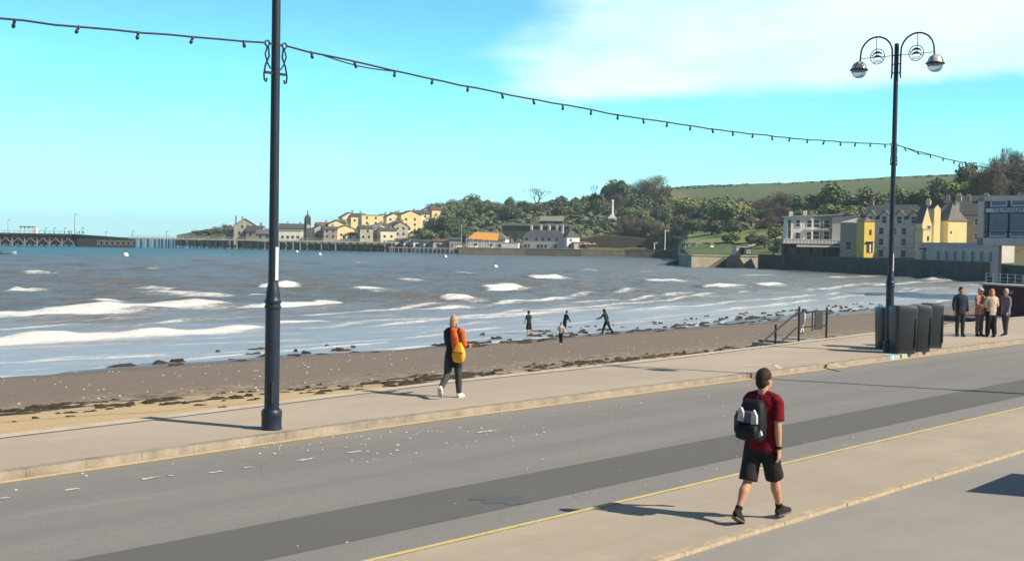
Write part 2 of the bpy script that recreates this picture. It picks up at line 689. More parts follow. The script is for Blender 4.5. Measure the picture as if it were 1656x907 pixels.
# ------------------------------------------------------------------ beach
def wline(u):                                  # where the water meets the sand
    return 48.4 + max(0, u - 60) * .12 + .5 * math.sin(u * .23) + .25 * math.sin(u * .71)


def beach_z(u, v):
    w = wline(u)
    e = ve(u) - .1
    if v <= w:
        t = (v - e) / (w - e)
        z0 = float(np.interp(u, [12, 30], [-.45, -1.0]))
        return z0 + (SEA + .02 - z0) * (t ** 1.15)
    return SEA + .02 - (v - w) * .06


mb = MB()
us = np.arange(-70, 182, 1.5)
vs_ = list(np.arange(16.8, 50, .6)) + [52, 55, 60, 70, 85]
rb = np.random.default_rng(4)
nu, nv = len(us), len(vs_)
verts = []
for u in us:
    for v in vs_:
        z = beach_z(u, v) if v > ve(u) - .7 else -3.0
        if 28 < v < 33: z += .05 * math.sin(v * 4 + u * .3) * rb.random()
        verts.append((u, v, z + .015 * rb.standard_normal()))
faces = [(i * nv + j, (i + 1) * nv + j, (i + 1) * nv + j + 1, i * nv + j + 1) for i in range(nu - 1) for j in range(nv - 1)]
mb.add(verts, faces)
A = NT('beach_sand')
co = A.xyz()
n1 = A.noise(.5, 6, .65, (.35, 1, 1))
n2 = A.noise(20, 4, .75)
n3 = A.noise(3, 5, .7, (.5, 1, 1))
vv = A.math('ADD', co['Y'], A.math('MULTIPLY_ADD', n1, 4.0, -2.0))
gold = A.mix(n3, (.54, .40, .21), (.66, .51, .30))
mid = A.mix(n3, (.185, .148, .115), (.265, .218, .17))
wet = A.mix(n3, (.135, .117, .10), (.19, .168, .145))
vs_n = A.math('ADD', vv, A.math('MULTIPLY', A.step(co['X'], 30, 9), 1.6))
f = A.step(A.math('ADD', vs_n, A.math('MULTIPLY', A.step(co['X'], 14, 45), 1.4)), 29.6, 31.2)
c = A.mix(f, gold, mid)
c = A.mix(A.step(vv, 44.5, 47.5), c, wet)
wr = A.math('MULTIPLY', A.step(vs_n, 27.6, 29), A.step(vs_n, 34.5, 31))
c = A.mix(A.math('MULTIPLY', wr, A.step(A.noise(4.5, 5, .8, (.6, 1, 1)), .45, .6)), c, A.mix(n3, (.36, .29, .18), (.50, .42, .29)))
c = A.mix(A.math('MULTIPLY', wr, A.math('MULTIPLY', A.step(A.noise(2.6, 6, .8, (.35, 1.3, 1), off=(3, 9, 0)), .5, .62), .85)), c, (.045, .036, .025))
pz = A.step(A.voro(2.2), .16, .06)
c = A.mix(A.math('MULTIPLY', pz, A.math('MULTIPLY', A.step(n1, .4, .55), f)), c, (.42, .38, .32))
c = A.mix(A.math('MULTIPLY', n2, .3), c, (.10, .085, .07))
rgh = A.math('SUBTRACT', .95, A.math('MULTIPLY', A.step(vv, 45.5, 48.3), .6))
beach = flat(mb, 'beach', A.out(c, rgh, A.bump(A.math('ADD', n2, n3), .6, .05), .3), smooth=True)

# ------------------------------------------------------------------ sea
def grow(a, b, st, g):
    out, x = [], a
    while x < b:
        out.append(x); x += st; st *= g
    return out


gv = list(np.arange(46.5, 125, .33)) + grow(125.2, 400, .4, 1.02) + grow(401, 3700, 8, 1.14)
gu = [-x for x in grow(106, 3200, 2, 1.25)][::-1] + list(np.arange(-105, 160, .8)) + grow(161, 3200, 1, 1.12)
gu, gv = np.array(gu), np.array(gv)
Ug, Vg = np.meshgrid(gu, gv, indexing='ij')
rw = np.random.default_rng(9)
H = np.zeros_like(Ug)
for i in range(26):
    lam = rw.uniform(2.2, 11)
    ang = rw.normal(0, .42)
    kx, ky = math.sin(ang) * 2 * math.pi / lam, -math.cos(ang) * 2 * math.pi / lam
    ph = rw.uniform(0, 7)
    w_ = np.sin(kx * Ug + ky * Vg + ph)
    H += (.016 * lam ** .72) * (np.exp(w_ * .9) - 1.2) * .55
fade = np.clip((Vg - 50) / 35, .06, 1) * np.clip((520 - Vg) / 200, 0, 1) * np.clip((300 - np.abs(Ug)) / 100, 0, 1)
H *= fade
foam = np.zeros_like(Ug)


def vnoise(a, b, s):
    return (np.sin(a * 1.7 + s) * np.cos(b * 2.3 + s * 2) + np.sin(a * .63 + b * .9 + s * 3) + .6 * np.sin(a * 3.9 - b * 1.7 + s)) / 2.6


# breaking crests: (x0,y0,x1,y1, thickness m, height m, strength)
BR = [(-260, 524, 366, 491, 4.6, .55, 1.1), (380, 498, 552, 489, 4.0, .5, 1), (-300, 570, 130, 548, 3.0, .32, 1.0), (20, 553, 300, 540, 3.2, .34, 1.05), (210, 545, 425, 529, 2.6, .3, 1.0), (430, 525, 535, 519, 2.0, .22, .8), (535, 520, 880, 506, 1.3, .12, .6), (560, 530, 1000, 497, 1.1, .1, .5), (720, 514, 1180, 477, 1.1, .1, .5), (640, 548, 820, 528, 1.0, .06, .5),
      (445, 509, 770, 495, 1.8, .14, .6), (560, 502, 930, 482, 1.8, .14, .55), (880, 494, 1220, 471, 1.6, .12, .55), (600, 522, 1040, 494, 1.3, .08, .5), (980, 506, 1330, 478, 1.3, .08, .5), (-200, 596, 300, 572, 1.0, .05, .55), (250, 585, 640, 552, .9, .05, .55), (-100, 538, 330, 516, 2.0, .1, .5), (418, 464, 474, 462, 4.5, .5, 1), (395, 480, 440, 479, 4, .35, .9), (560, 472, 622, 470, 4.2, .45, 1), (718, 487, 764, 485, 4, .45, 1), (780, 467, 840, 464, 5, .5, 1), (790, 470, 822, 468, 4, .3, 1), (860, 451, 895, 449, 6, .5, .9), (1048, 456, 1090, 454, 6, .5, .9), (1140, 465, 1188, 463, 5, .5, .95), (1222, 462, 1262, 460, 5, .45, .9), (1500, 454, 1560, 447, 5, .4, .9), (1540, 447, 1570, 443, 4, .3, .8),
      (15, 470, 35, 470, 4.5, .4, .9), (0, 472, 70, 469, 3, .25, .55), (40, 443, 72, 441, 6, .4, .55), (140, 490, 192, 488, 3.5, .35, .85), (205, 472, 395, 481, 4.5, .2, .55), (215, 468, 290, 470, 4, .2, .5), (300, 478, 390, 478, 3.5, .2, .5), (1030, 440, 1060, 439, 6, .3, .35), (740, 442, 765, 441, 6, .3, .5), (1330, 450, 1420, 446, 4, .2, .45), (1300, 470, 1420, 458, 2.5, .15, .5), (900, 480, 1060, 468, 2, .15, .4), (1060, 478, 1240, 470, 2, .15, .4), (1180, 500, 1420, 474, 1.4, .08, .45), (1000, 520, 1300, 488, 1.0, .06, .4), (560, 425, 600, 424, 6, .3, .35), (230, 437, 260, 436, 6, .3, .3), (640, 455, 680, 454, 5, .3, .4), (930, 438, 970, 437, 6, .3, .4), (1200, 446, 1240, 445, 6, .3, .4), (1400, 462, 1560, 452, 2.2, .15, .5), (1440, 474, 1540, 462, 1.6, .1, .4)]
for k, (x0, y0, x1, y1, th, hh, stg) in enumerate(BR):
    th, hh = th * .8, hh * .72
    a, b = uv(G(x0, y0, SEA)), uv(G(x1, y1, SEA))
    du, dv = b[0] - a[0], b[1] - a[1]
    L = math.hypot(du, dv)
    tu, tv = du / L, dv / L
    al = (Ug - a[0]) * tu + (Vg - a[1]) * tv
    ac = -(Ug - a[0]) * tv + (Vg - a[1]) * tu            # + = out to sea when travelling along +u
    if tu < 0: ac = -ac
    wob = .13 * th * vnoise(al * .35, al * .11, k) + .08 * th * vnoise(al * 1.3, al * .5, k + 3)
    ac = ac - wob
    ends = np.clip(al / (.11 * L + .4), 0, 1) * np.clip((L - al) / (.11 * L + .4), 0, 1)
    ends = np.sqrt(np.clip(ends, 0, 1))
    prof = np.where(ac < 0, np.exp(-(ac / (.32 * th)) ** 2), np.exp(-(ac / (.75 * th)) ** 2))
    H += hh * prof * ends
    rag = .55 + .6 * vnoise(al * 1.1, ac * 2.5, k * 1.7)
    fm = np.where(ac < 0, np.exp(-(ac / (.5 * th)) ** 2), np.exp(-(ac / (.2 * th)) ** 2)) * ends
    trail = np.where(ac < 0, np.exp(ac / (2.6 * th)), 0) * ends * .45
    foam = np.maximum(foam, np.clip(stg * (fm * (1.0 + .25 * rag)) + trail * rag * stg, 0, 1.1))
# thin swash lines running along the shore
wl_ = 48.4 + np.maximum(0, Ug - 60) * .12 + .5 * np.sin(Ug * .23) + .25 * np.sin(Ug * .71)
off = Vg - wl_
for j, (o0, wd, s_) in enumerate(((.35, .5, .85), (2.6, .35, .55), (5.2, .4, .6), (8.0, .5, .55), (11.5, .5, .5), (16, .6, .5), (21, .6, .4), (26, .6, .35))):
    ln = np.exp(-((off - o0 - .7 * vnoise(Ug * .25, Ug * .08, j + 1)) / wd) ** 2)
    foam = np.maximum(foam, s_ * ln * np.clip(.6 + vnoise(Ug * .2, Ug * .33, j + 9), 0, 1))
Z = SEA + H
Z[:, 0] -= .6
nu, nv = Ug.shape
verts = np.stack([Ug.ravel(), Vg.ravel(), Z.ravel()], 1)
ii, jj = np.meshgrid(np.arange(nu - 1), np.arange(nv - 1), indexing='ij')
q0 = (ii * nv + jj).ravel()
quads = np.stack([q0, q0 + nv, q0 + nv + 1, q0 + 1], 1)
me = bpy.data.meshes.new('sea')
me.from_pydata(verts.tolist(), [], quads.tolist())
me.polygons.foreach_set('use_smooth', [True] * len(me.polygons))
at_ = me.attributes.new('foam', 'FLOAT', 'POINT')
at_.data.foreach_set('value', foam.ravel().astype(np.float32))
A = NT('sea_water')
co = A.xyz()
fo = A.attr('foam')
n1 = A.noise(.06, 5, .6, (.5, 1, 1))
nb = A.noise(.55, 5, .62, (.45, 1.5, 1))
nb2 = A.noise(2.6, 4, .65, (.5, 1.2, 1))
nf = A.noise(2.2, 6, .72, (.45, 1.2, 1))
nf2 = A.noise(.9, 6, .72, (.14, 1, 1))
vpos = A.math('ADD', co['Y'], A.math('MULTIPLY_ADD', n1, 40.0, -20.0))
grey = A.mix(nb, (.105, .108, .096), (.15, .151, .136))
teal = A.mix(nb, (.032, .092, .102), (.048, .112, .122))
shal = A.mix(nf2, (.25, .275, .30), (.36, .39, .43))
c = A.mix(A.step(A.math('SUBTRACT', vpos, A.math('MULTIPLY', A.math('MAXIMUM', co['X'], -100), .35)), 190, 330), grey, teal)
c = A.mix(A.math('MULTIPLY', A.step(vpos, 92, 52), .85), c, shal)
nf3 = A.noise(7, 5, .75, (.6, 1.2, 1))
f0 = A.math('ADD', fo, A.math('MULTIPLY', A.math('SUBTRACT', A.math('MULTIPLY_ADD', nf, .6, A.math('MULTIPLY', nf3, .4)), .5), 2.4))
ff = A.math('MULTIPLY', A.step(f0, .12, .95), A.step(fo, .02, .3))
streak = A.math('MULTIPLY', A.step(nf2, .58, .74), A.math('MULTIPLY', A.step(vpos, 100, 60), .75))
ff = A.math('MAXIMUM', ff, streak)
c = A.mix(ff, c, A.mix(nf3, (.62, .66, .66), (.86, .87, .85)))
rg = A.math('MULTIPLY_ADD', ff, .5, .32)
bs = A.math('MULTIPLY_ADD', A.step(vpos, 50, 95), .6, .18)
nrm = A.bump(nb, bs, .9)
nrm = A.bump(nf3, A.math('MULTIPLY', ff, .7), .25, nrm)
nrm = A.bump(nb2, bs, .18, nrm)
sea_m = A.out(c, rg, nrm, .11)
sea = link('sea', me, sea_m, rotz=ROT)
structure(sea)

# ------------------------------------------------------------------ land round the bay (hill)
COLS = [(285, 800, [(840, 381.5), (950, 380.2)]), (320, 740, [(770, 379), (850, 373), (1000, 374)]), (360, 700, [(740, 378), (850, 369), (1000, 369)]),
        (430, 655, [(700, 382), (850, 372), (1000, 370)]), (500, 625, [(660, 388), (760, 376), (900, 370), (1100, 370)]), (560, 615, [(645, 390), (720, 376), (900, 364), (1100, 362)]),
        (620, 605, [(635, 392), (720, 372), (900, 358), (1100, 356)]), (680, 595, [(625, 393), (700, 368), (900, 352), (1100, 350)]), (730, 590, [(612, 394), (680, 362), (860, 342), (1100, 345)]),
        (800, 575, [(600, 392), (660, 356), (800, 334), (1100, 340)]), (870, 570, [(595, 391), (650, 352), (780, 328), (1100, 332)]), (940, 570, [(590, 390), (640, 352), (760, 325), (1100, 325)]),
        (1000, 572, [(585, 390), (630, 356), (740, 322), (1100, 312)]), (1060, 566, [(578, 392), (620, 362), (720, 328), (1150, 306)]), (1085, 562, [(570, 394), (620, 364), (740, 330), (1150, 304)]),
        (1110, 352, [(390, 404), (480, 390), (620, 356), (800, 330), (1200, 302)]), (1180, 345, [(380, 403), (450, 388), (560, 362), (750, 326), (1200, 298)]), (1260, 330, [(350, 408), (400, 396), (500, 362), (750, 320), (1200, 296)]),
        (1340, 304, [(324, 414), (360, 398), (460, 352), (700, 315), (1200, 292)]), (1420, 280, [(302, 416), (350, 390), (440, 348), (700, 308), (1200, 287)]), (1500, 258, [(290, 418), (340, 388), (430, 342), (650, 303), (1200, 283)]),
        (1580, 240, [(280, 418), (320, 388), (400, 340), (600, 298), (1200, 279)]), (1660, 215, [(260, 420), (300, 390), (380, 338), (560, 294), (1200, 276)]), (1900, 195, [(260, 412), (330, 372), (420, 330), (600, 285), (1200, 270)]), (2700, 170, [(260, 412), (330, 372), (420, 330), (600, 290), (1200, 280)])]
CPX = np.array([c_[0] for c_ in COLS], float)


def land_col(i, d):
    px, sh, kn = COLS[i]
    ds, zs = [sh], [.55]
    for (dd, y) in kn:
        ds.append(dd); zs.append(CAMH + (hor(px) - y) * dd / F)
    return np.interp(d, ds + [3000], zs + [zs[-1] - 40])


def shore(px):
    return float(np.interp(px, CPX, [c_[1] for c_ in COLS]))


def land_z(px, d):
    px = min(max(px, 285), 2699)
    i = int(np.searchsorted(CPX, px, side='right') - 1)
    t = (px - CPX[i]) / (CPX[i + 1] - CPX[i])
    return float(land_col(i, d) * (1 - t) + land_col(i + 1, d) * t)


def on_land(px, y):
    """first point of the land, going away from us, seen on sight line (px, y)"""
    d = shore(px) + 1
    while d < 1500:
        if CAMH + (hor(px) - y) * d / F <= land_z(px, d):
            break
        d += 2.0
    return Vector(((px - CX) / F * d, d, land_z(px, d)))


def land_at(px, d):
    return Vector(((px - CX) / F * d, d, land_z(px, d)))


mb = MB()
pxs = list(np.arange(285, 1700, 9)) + list(np.arange(1720, 2700, 40))
ts = [0] + [(k / 70) ** 1.5 for k in range(1, 71)]
rows = []
rl = random.Random(5)
for px in pxs:
    s0 = shore(px)
    col = []
    for k, t in enumerate(ts):
        d = s0 + t * (1700 - s0)
        z = land_z(px, d) + (rl.uniform(-.35, .35) * min(1, t * 12))
        col.append(((px - CX) / F * d, d, z))
    d = s0 - .2
    col.insert(0, ((px - CX) / F * d, d, -5))
    rows.append(col)
m_ = len(rows[0])
mb.add([p for r_ in rows for p in r_], [(i * m_ + j, (i + 1) * m_ + j, (i + 1) * m_ + j + 1, i * m_ + j + 1) for i in range(len(rows) - 1) for j in range(m_ - 1)])
A = NT('hill_grass')
co = A.xyz()
n1 = A.noise(.012, 5, .6)
n2 = A.noise(.09, 6, .7)
n3 = A.noise(.02, 3, .5, (1, .25, 1))
c = A.mix(n1, (.085, .125, .045), (.125, .165, .065))
c = A.mix(A.step(n3, .5, .62), c, (.15, .14, .075))
c = A.mix(A.math('MULTIPLY', A.step(n2, .52, .7), .7), c, (.05, .06, .028))
c = A.mix(A.step(co['Z'], .75, .45), c, A.mix(n2, (.07, .06, .052), (.15, .135, .115)))
hill = mb.build('hill', A.out(c, .95, A.bump(n2, .6, 1.0), .1), smooth=True)
structure(hill)

# ------------------------------------------------------------------ lamp posts, festoon cables, bins, rails
navy = mat('post_paint', (.010, .020, .038), .42, .25, 3, .1, 60, spec=.5)
steel = mat('galvanised_steel', (.30, .31, .32), .45, .25, 8, metal=.6)
white_m = mat('white_sheet', (.75, .76, .76), .5, .05, 3)
cable_m = mat('black_cable', (.02, .022, .025), .6, .1)
bulb_m = mat('bulb_holder', (.025, .03, .035), .4, .1)
A = NT('lamp_glass')
A.b.inputs['Transmission Weight'].default_value = .75
A.b.inputs['IOR'].default_value = 1.15
lampglass = A.out((.62, .70, .70), .25, spec=.5)
capmetal = mat('lamp_cap_metal', (.62, .64, .66), .35, .1, 6, metal=.3)


def make_lamp():
    t = empty('street_lamp', (0, 0, 0))
    # local x runs along the road, local y towards the sea
    b = MB().lathe([(.172, 0), (.172, .03), (.165, .06), (.165, .20), (.170, .22), (.170, .30), (.150, .335), (.128, .35)], seg=20)
    b.build('base', navy, t, smooth=30)
    s = MB().lathe([(.122, .345), (.122, 1.0), (.120, 1.98), (.134, 2.0), (.136, 2.03), (.124, 2.045), (.124, 2.075), (.138, 2.09), (.138, 2.125), (.122, 2.15), (.118, 2.2), (.104, 2.33), (.084, 2.40), (.080, 2.45)], seg=20)
    sl = s.build('sleeve', navy, t, smooth=30)
    MB().box((-.05, -.119, .62), (.09, .014, .36)).build('hatch', navy, sl)
    MB().lathe([(.0795, 2.43), (.076, 4.5), (.072, 6.5), (.068, 9.32), (.062, 9.36), (.01, 9.37)], seg=18).build('pole', navy, t, smooth=30)
    MB().prism([(.078 * math.cos(a), .078 * math.sin(a)) for a in [R(-100 + 8 * k) for k in range(8)]] + [(.0815 * math.cos(a), .0815 * math.sin(a)) for a in [R(-44 - 8 * k) for k in range(8)]], 'z', 2.46, 3.0).build('notice_sticker', white_m, t)
    for s_ in (1, -1):
        pts = [(0, s_ * .155, 8.30), (0, s_ * .135, 8.42), (0, s_ * .135, 9.0)]
        for k in range(1, 16):
            a = math.pi * k / 16
            pts.append((0, s_ * (.135 + .52 - .52 * math.cos(a)), 9.10 + .52 * math.sin(a)))
        pts += [(0, s_ * 1.18, 9.05), (0, s_ * 1.19, 8.93), (0, s_ * 1.215, 8.80)]
        arm = MB().tube(pts, [.016] + [.027] * (len(pts) - 1), 10, side=(1, 0, 0))
        for z in (8.48, 8.74, 9.0):
            arm.bar((0, s_ * .06, z), (0, s_ * .135, z), .03)
        ar = arm.build('arm', navy, t, smooth=50)
        MB().bar((0, s_ * .06, 9.0), (0, s_ * 1.17, 9.0), .018).bar((0, s_ * .655, 9.0), (0, s_ * .655, 9.61), .016).build('stay', navy, ar)
        # round openwork medallion
        c = Vector((0, s_ * .62, 9.02))
        md = MB()
        ring = [c + Vector((0, .23 * math.cos(a), .23 * math.sin(a))) for a in [2 * math.pi * k / 28 for k in range(29)]]
        md.tube(ring, .013, 6, side=(1, 0, 0))
        for oz, sg, sc_ in ((.07, 1, 1.0), (-.035, -1, .9)):
            fish = [c + Vector((0, sg * sc_ * .15 * math.cos(math.pi * (1 - k / 8)), oz + sc_ * .085 * math.sin(math.pi * k / 8) - .03)) for k in range(9)]
            md.tube(fish, [.006, .016, .026, .034, .036, .032, .024, .014, .010], 6, side=(1, 0, 0))
            tl = fish[-1]
            md.bar(tl, tl + Vector((0, sg * .035, -.035)), .02).bar(tl, tl + Vector((0, sg * .045, .012)), .02).bar(fish[4], fish[4] + Vector((0, sg * .03, .05)), .018)
        for oz in (-.125, -.17):
            md.tube([c + Vector((0, y_, oz + .016 * math.sin(y_ * 60))) for y_ in [-.13 + .02 * k for k in range(14)]], .009, 5, side=(1, 0, 0))
        md.build('medallion', navy, ar, smooth=60)
        y = s_ * 1.22
        h = MB()
        h.lathe([(.255, 8.63), (.275, 8.64), (.28, 8.66), (.275, 8.68), (.255, 8.69)], (0, y, 0), 20)
        for a in (0, math.pi / 2, math.pi, 1.5 * math.pi):
            h.tube([Vector((.245 * math.cos(q) * math.cos(a), y + .245 * math.cos(q) * math.sin(a), 8.67 + .25 * math.sin(q))) for q in [k * math.pi / 12 for k in range(7)]], .012, 6)
        hd = h.build('lamp_ring', navy, t, smooth=50)
        MB().lathe([(.235, 8.685), (.22, 8.76), (.17, 8.85), (.09, 8.905), (.01, 8.92)], (0, y, 0), 20).build('lamp_cap', capmetal, hd, smooth=60)
        MB().lathe([(.01, 8.405), (.09, 8.415), (.165, 8.46), (.215, 8.54), (.235, 8.635)], (0, y, 0), 20).build('lamp_globe', lampglass, hd, smooth=60)
    # scrolled festoon brackets with eyes
    for s_ in (1, -1):
        br = MB()
        eye = Vector((s_ * .17, 0, 6.30))
        br.tube([eye + Vector((.045 * math.cos(a), 0, .045 * math.sin(a))) for a in [2 * math.pi * k / 14 for k in range(15)]], .014, 6, side=(0, 1, 0))
        br.tube([eye + Vector((s_ * -.02, 0, -.05)), (s_ * .13, 0, 6.1), (s_ * .20, 0, 5.95), (s_ * .23, 0, 5.8), (s_ * .22, 0, 5.70), (s_ * .185, 0, 5.68), (s_ * .17, 0, 5.74)], .015, 6, side=(0, 1, 0))
        br.tube([eye + Vector((0, 0, -.05)), (s_ * .21, 0, 6.12), (s_ * .16, 0, 5.98), (s_ * .10, 0, 5.90)], .013, 6, side=(0, 1, 0))
        br.bar((s_ * .06, 0, 5.83), (s_ * .20, 0, 5.83), .04).bar((s_ * .06, 0, 6.3), (s_ * .14, 0, 6.3), .03)
        br.build('cable_bracket', navy, t, smooth=50)
    return t


LP = [G(439, 694), G(1437, 569)]
du_ = uv(LP[1])[0] - uv(LP[0])[0]
lampA = make_lamp()
lamps = [lampA]
pos = [LP[0], LP[1], UV(uv(LP[0])[0] - du_, uv(LP[0])[1] - .7), UV(uv(LP[1])[0] + du_, uv(LP[1])[1] + .2)]
nearlamp = UV(*uv(G(1656, 632)))               # its shadow is what we see: stand it up-sun, on the near pavement
nearlamp = Vector((13.3, 27.5, 0))
pos.append(nearlamp)
labels = ['tall navy lamp post with a white notice on its side, before the breaking waves', 'tall navy double lamp post with round medallions, standing beside the litter bins',
          'tall navy lamp post on the seaward kerb holding the end of the left cable', 'tall navy lamp post along the seaward kerb past the four chatting people', 'tall navy lamp post on the near pavement that throws a thin shadow over the road']
for i, p in enumerate(pos):
    o = lampA if i == 0 else copy_tree(lampA)
    o.location = (p.x, p.y, 0)
    o.rotation_euler.z = ROT
    tag(o, labels[i], 'lamp post', 'lamp posts along the seafront road')
    lamps.append(o)


def cable(a, b, sag, label, n=24):
    a, b = Vector(a), Vector(b)
    t = empty('festoon_cable', a, 0, label, 'light string', 'festoon cables between the lamp posts')
    m = MB()
    P = lambda q: (a.lerp(b, q) - Vector((0, 0, 4 * sag * q * (1 - q)))) - a
    rr = random.Random(int(a.x * 10))
    m.tube([P(k / 50) + Vector((0, 0, rr.uniform(-.012, .012))) for k in range(51)], .016, 6)
    m.tube([P(.03 + k / 100) + Vector((0, 0, -.055 * math.sin(math.pi * k / 8))) for k in range(9)], .012, 5)
    m.build('wire', cable_m, t, smooth=80)
    pr = None
    for k in range(n):
        q = (k + .55) / n
        if pr is None:
            pr = MB().lathe([(.018, .02), (.026, .0), (.026, -.05), (.02, -.06)], seg=8).lathe([(.02, -.058), (.034, -.09), (.034, -.115), (.012, -.145)], seg=8).mesh('bulb', 60)
        o = link('bulb', pr, bulb_m, t, P(q))
        o.scale = (.85, .85, .8)
        o.rotation_euler = (rr.uniform(-.35, .35), rr.uniform(-.35, .35), 0)
    return t


def eye(i, s_):
    return pos[i] + U * (.21 * s_) + Vector((0, 0, 6.30))


cable(eye(2, 1), eye(0, -1), .42, 'dark light string sagging away from the left lamp post out of the left edge')
cable(eye(0, 1), eye(1, -1), .33, 'long dark light string with small bulbs hanging between the two lamp posts')
cable(eye(1, 1), eye(3, -1), .33, 'dark light string dipping from the right lamp post towards the wooded hill')

# litter bins
binm = mat('bin_plastic', (.026, .033, .043), .38, .15, 5, .1, 80, spec=.5)
binlid = mat('bin_lid', (.10, .12, .14), .35, .15, 5)


def make_bin(label, w=.66, dp=.62, h=1.42):
    t = empty('litter_bin', (0, 0, 0))
    def rr(sx, sy, z, rad):
        pts = []
        for qx, qy, a0 in ((1, 1, 0), (-1, 1, 90), (-1, -1, 180), (1, -1, 270)):
            for k in range(5):
                a = R(a0 + k * 22.5)
                pts.append(Vector((qx * (sx / 2 - rad) + rad * math.cos(a), qy * (sy / 2 - rad) + rad * math.sin(a), z)))
        return pts
    def loft(mb, prof, rad):
        rings = [rr(a, b, z, min(rad, a / 2.2, b / 2.2)) for a, b, z in prof]
        n = len(rings[0])
        mb.add([p for r_ in rings for p in r_], [(i * n + k, i * n + (k + 1) % n, (i + 1) * n + (k + 1) % n, (i + 1) * n + k) for i in range(len(rings) - 1) for k in range(n)]
               + [tuple(reversed(range(n))), tuple(range((len(rings) - 1) * n, len(rings) * n))])
        return mb
    loft(MB(), [(w * .88, dp * .88, .07), (w * .92, dp * .92, .10), (w, dp, .95), (w, dp, h - .18)], .09).build('body', binm, t, smooth=40)
    loft(MB(), [(w * .84, dp * .84, 0), (w * .90, dp * .90, .02), (w * .90, dp * .90, .09)], .08).build('plinth', binm, t, smooth=40)
    hd = loft(MB(), [(w * 1.02, dp * 1.02, h - .19), (w * 1.02, dp * 1.02, h - .06), (w * .97, dp * .97, h - .015), (w * .86, dp * .86, h)], .10).build('hood', binm, t, smooth=40)
    loft(MB(), [(w * .9, dp * .9, h - .005), (w * .84, dp * .84, h + .012)], .09).build('lid', binlid, hd, smooth=40)
    mouth = MB().box((0, dp * .5 + .012, h - .30), (w * .62, .03, .16))
    mouth.build('mouth', mat('bin_mouth', (.01, .01, .012), .6, .1), t)
    MB().box((w * .38, -dp * .5 - .005, .62), (.03, .03, .9)).build('door_edge', binm, t)
    return tag(t, label, 'bin', 'litter bins beside the right lamp post')


bin_spec = [(1459, 571, .70, 1.44, 'widest dark litter bin, right beside the lamp post'), (1486, 568, .56, 1.42, 'narrow dark litter bin in the middle of the row'),
            (1506, 562, .56, 1.42, 'dark litter bin at the right end of the row'), (1434, 566, .50, 1.30, 'shorter dark litter bin half hidden behind the lamp post')]
for px, py, w, h, lab in bin_spec:
    o = make_bin(lab, w, .60, h)
    p = G(px, py)
    o.location = (p.x, p.y, 0)
    o.rotation_euler.z = ROT - R(38)
    if px == 1434:
        o.location = G(1431, 563)

# small grey information board behind the bins
p = G(1494, 548)
t = empty('information_board', p, R(-10), 'small grey framed board on two legs behind the bins', 'board')
MB().box((0, 0, 1.02), (.78, .05, .30)).build('panel', mat('board_grey', (.22, .235, .245), .6, .1), t)
fr = MB()
for a, b in (((-.41, 0, .85), (.41, 0, .85)), ((-.41, 0, 1.19), (.41, 0, 1.19)), ((-.41, 0, .83), (-.41, 0, 1.21)), ((.41, 0, .83), (.41, 0, 1.21))):
    fr.bar(a, b, .035, .06)
fr.build('frame', cable_m, t)
for x in (-.3, .3):
    MB().bar((x, .03, 0), (x, .03, .9), .05).build('leg', cable_m, t)

# painted flower colours on the kerb in front of the bins
t = empty('painted_kerb', UV(uv(G(1466, 575))[0], VK + .09, 0), ROT, 'short stretch of kerb painted blue, white and yellow below the bins', 'painted kerb')
for i, cl_ in enumerate(((.12, .45, .62), (.55, .62, .66), (.15, .5, .66), (.62, .46, .12), (.07, .12, .32), (.66, .48, .08), (.16, .55, .7))):
    MB().box(((i - 3) * .17, -.004, -.056), (.14, .186, .13)).build('colour_patch', mat('kerb_colour', cl_, .7, .25, 20) if False else mat('kerb_colour_%d' % i, cl_, .7, .35, 20), t)

# steps down to the beach with hand rails
railm = mat('rail_paint', (.02, .019, .018), .5, .2, 6)
conc = mat('old_concrete', (.30, .28, .25), .9, .25, 2, .3, 20)
p0 = G(1283, 551)
u0, v0 = uv(p0)
v0 = ve(u0) + .12
t = empty('beach_steps', UV(u0, v0 + .75, 0), ROT, 'pale concrete steps running down beside the promenade wall to the sand', 'steps')
sb = MB()
for k in range(9):
    sb.box((-.35 - k * .42, 0, -.7 - k * .075 - .05), (.42, 1.4, 1.3 - k * .15))
sb.build('flight', conc, t)
MB().box((.9, 0, -.62), (2.1, 1.4, 1.2)).build('landing', conc, t)
t2 = empty('hand_rail', UV(u0, v0, 0), ROT, 'dark tubular hand rail sloping down to the beach', 'railing')
rb_ = MB()
p_l = [(-3.35, 0, -.42), (-1.05, 0, .60), (-.02, 0, .98), (1.95, 0, .98)]
top = [(-3.0, 0, -.20), (-.15, 0, .96), (1.9, 0, .96)]
low = [(-2.6, 0, -.62), (-.15, 0, .46), (1.9, 0, .46)]
rb_.tube(top, .03, 8).build('top_rail', railm, t2, smooth=50)
MB().tube(low, .026, 8).build('lower_rail', railm, t2, smooth=50)
for x, zt in ((-3.0, -.0), (-1.5, .62), (0, 1.16), (1.9, 1.08)):
    MB().bar((x, 0, zt - 1.25), (x, 0, zt), .055).build('post', railm, t2)
MB().box((1.25, -.045, .66), (.52, .03, .62)).build('notice', mat('grey_notice', (.035, .038, .038), .6, .15), t2)
MB().tube([(1.0, .06, .3), (1.0, .06, .98)], .02, 6).build('notice_batten', railm, t2)

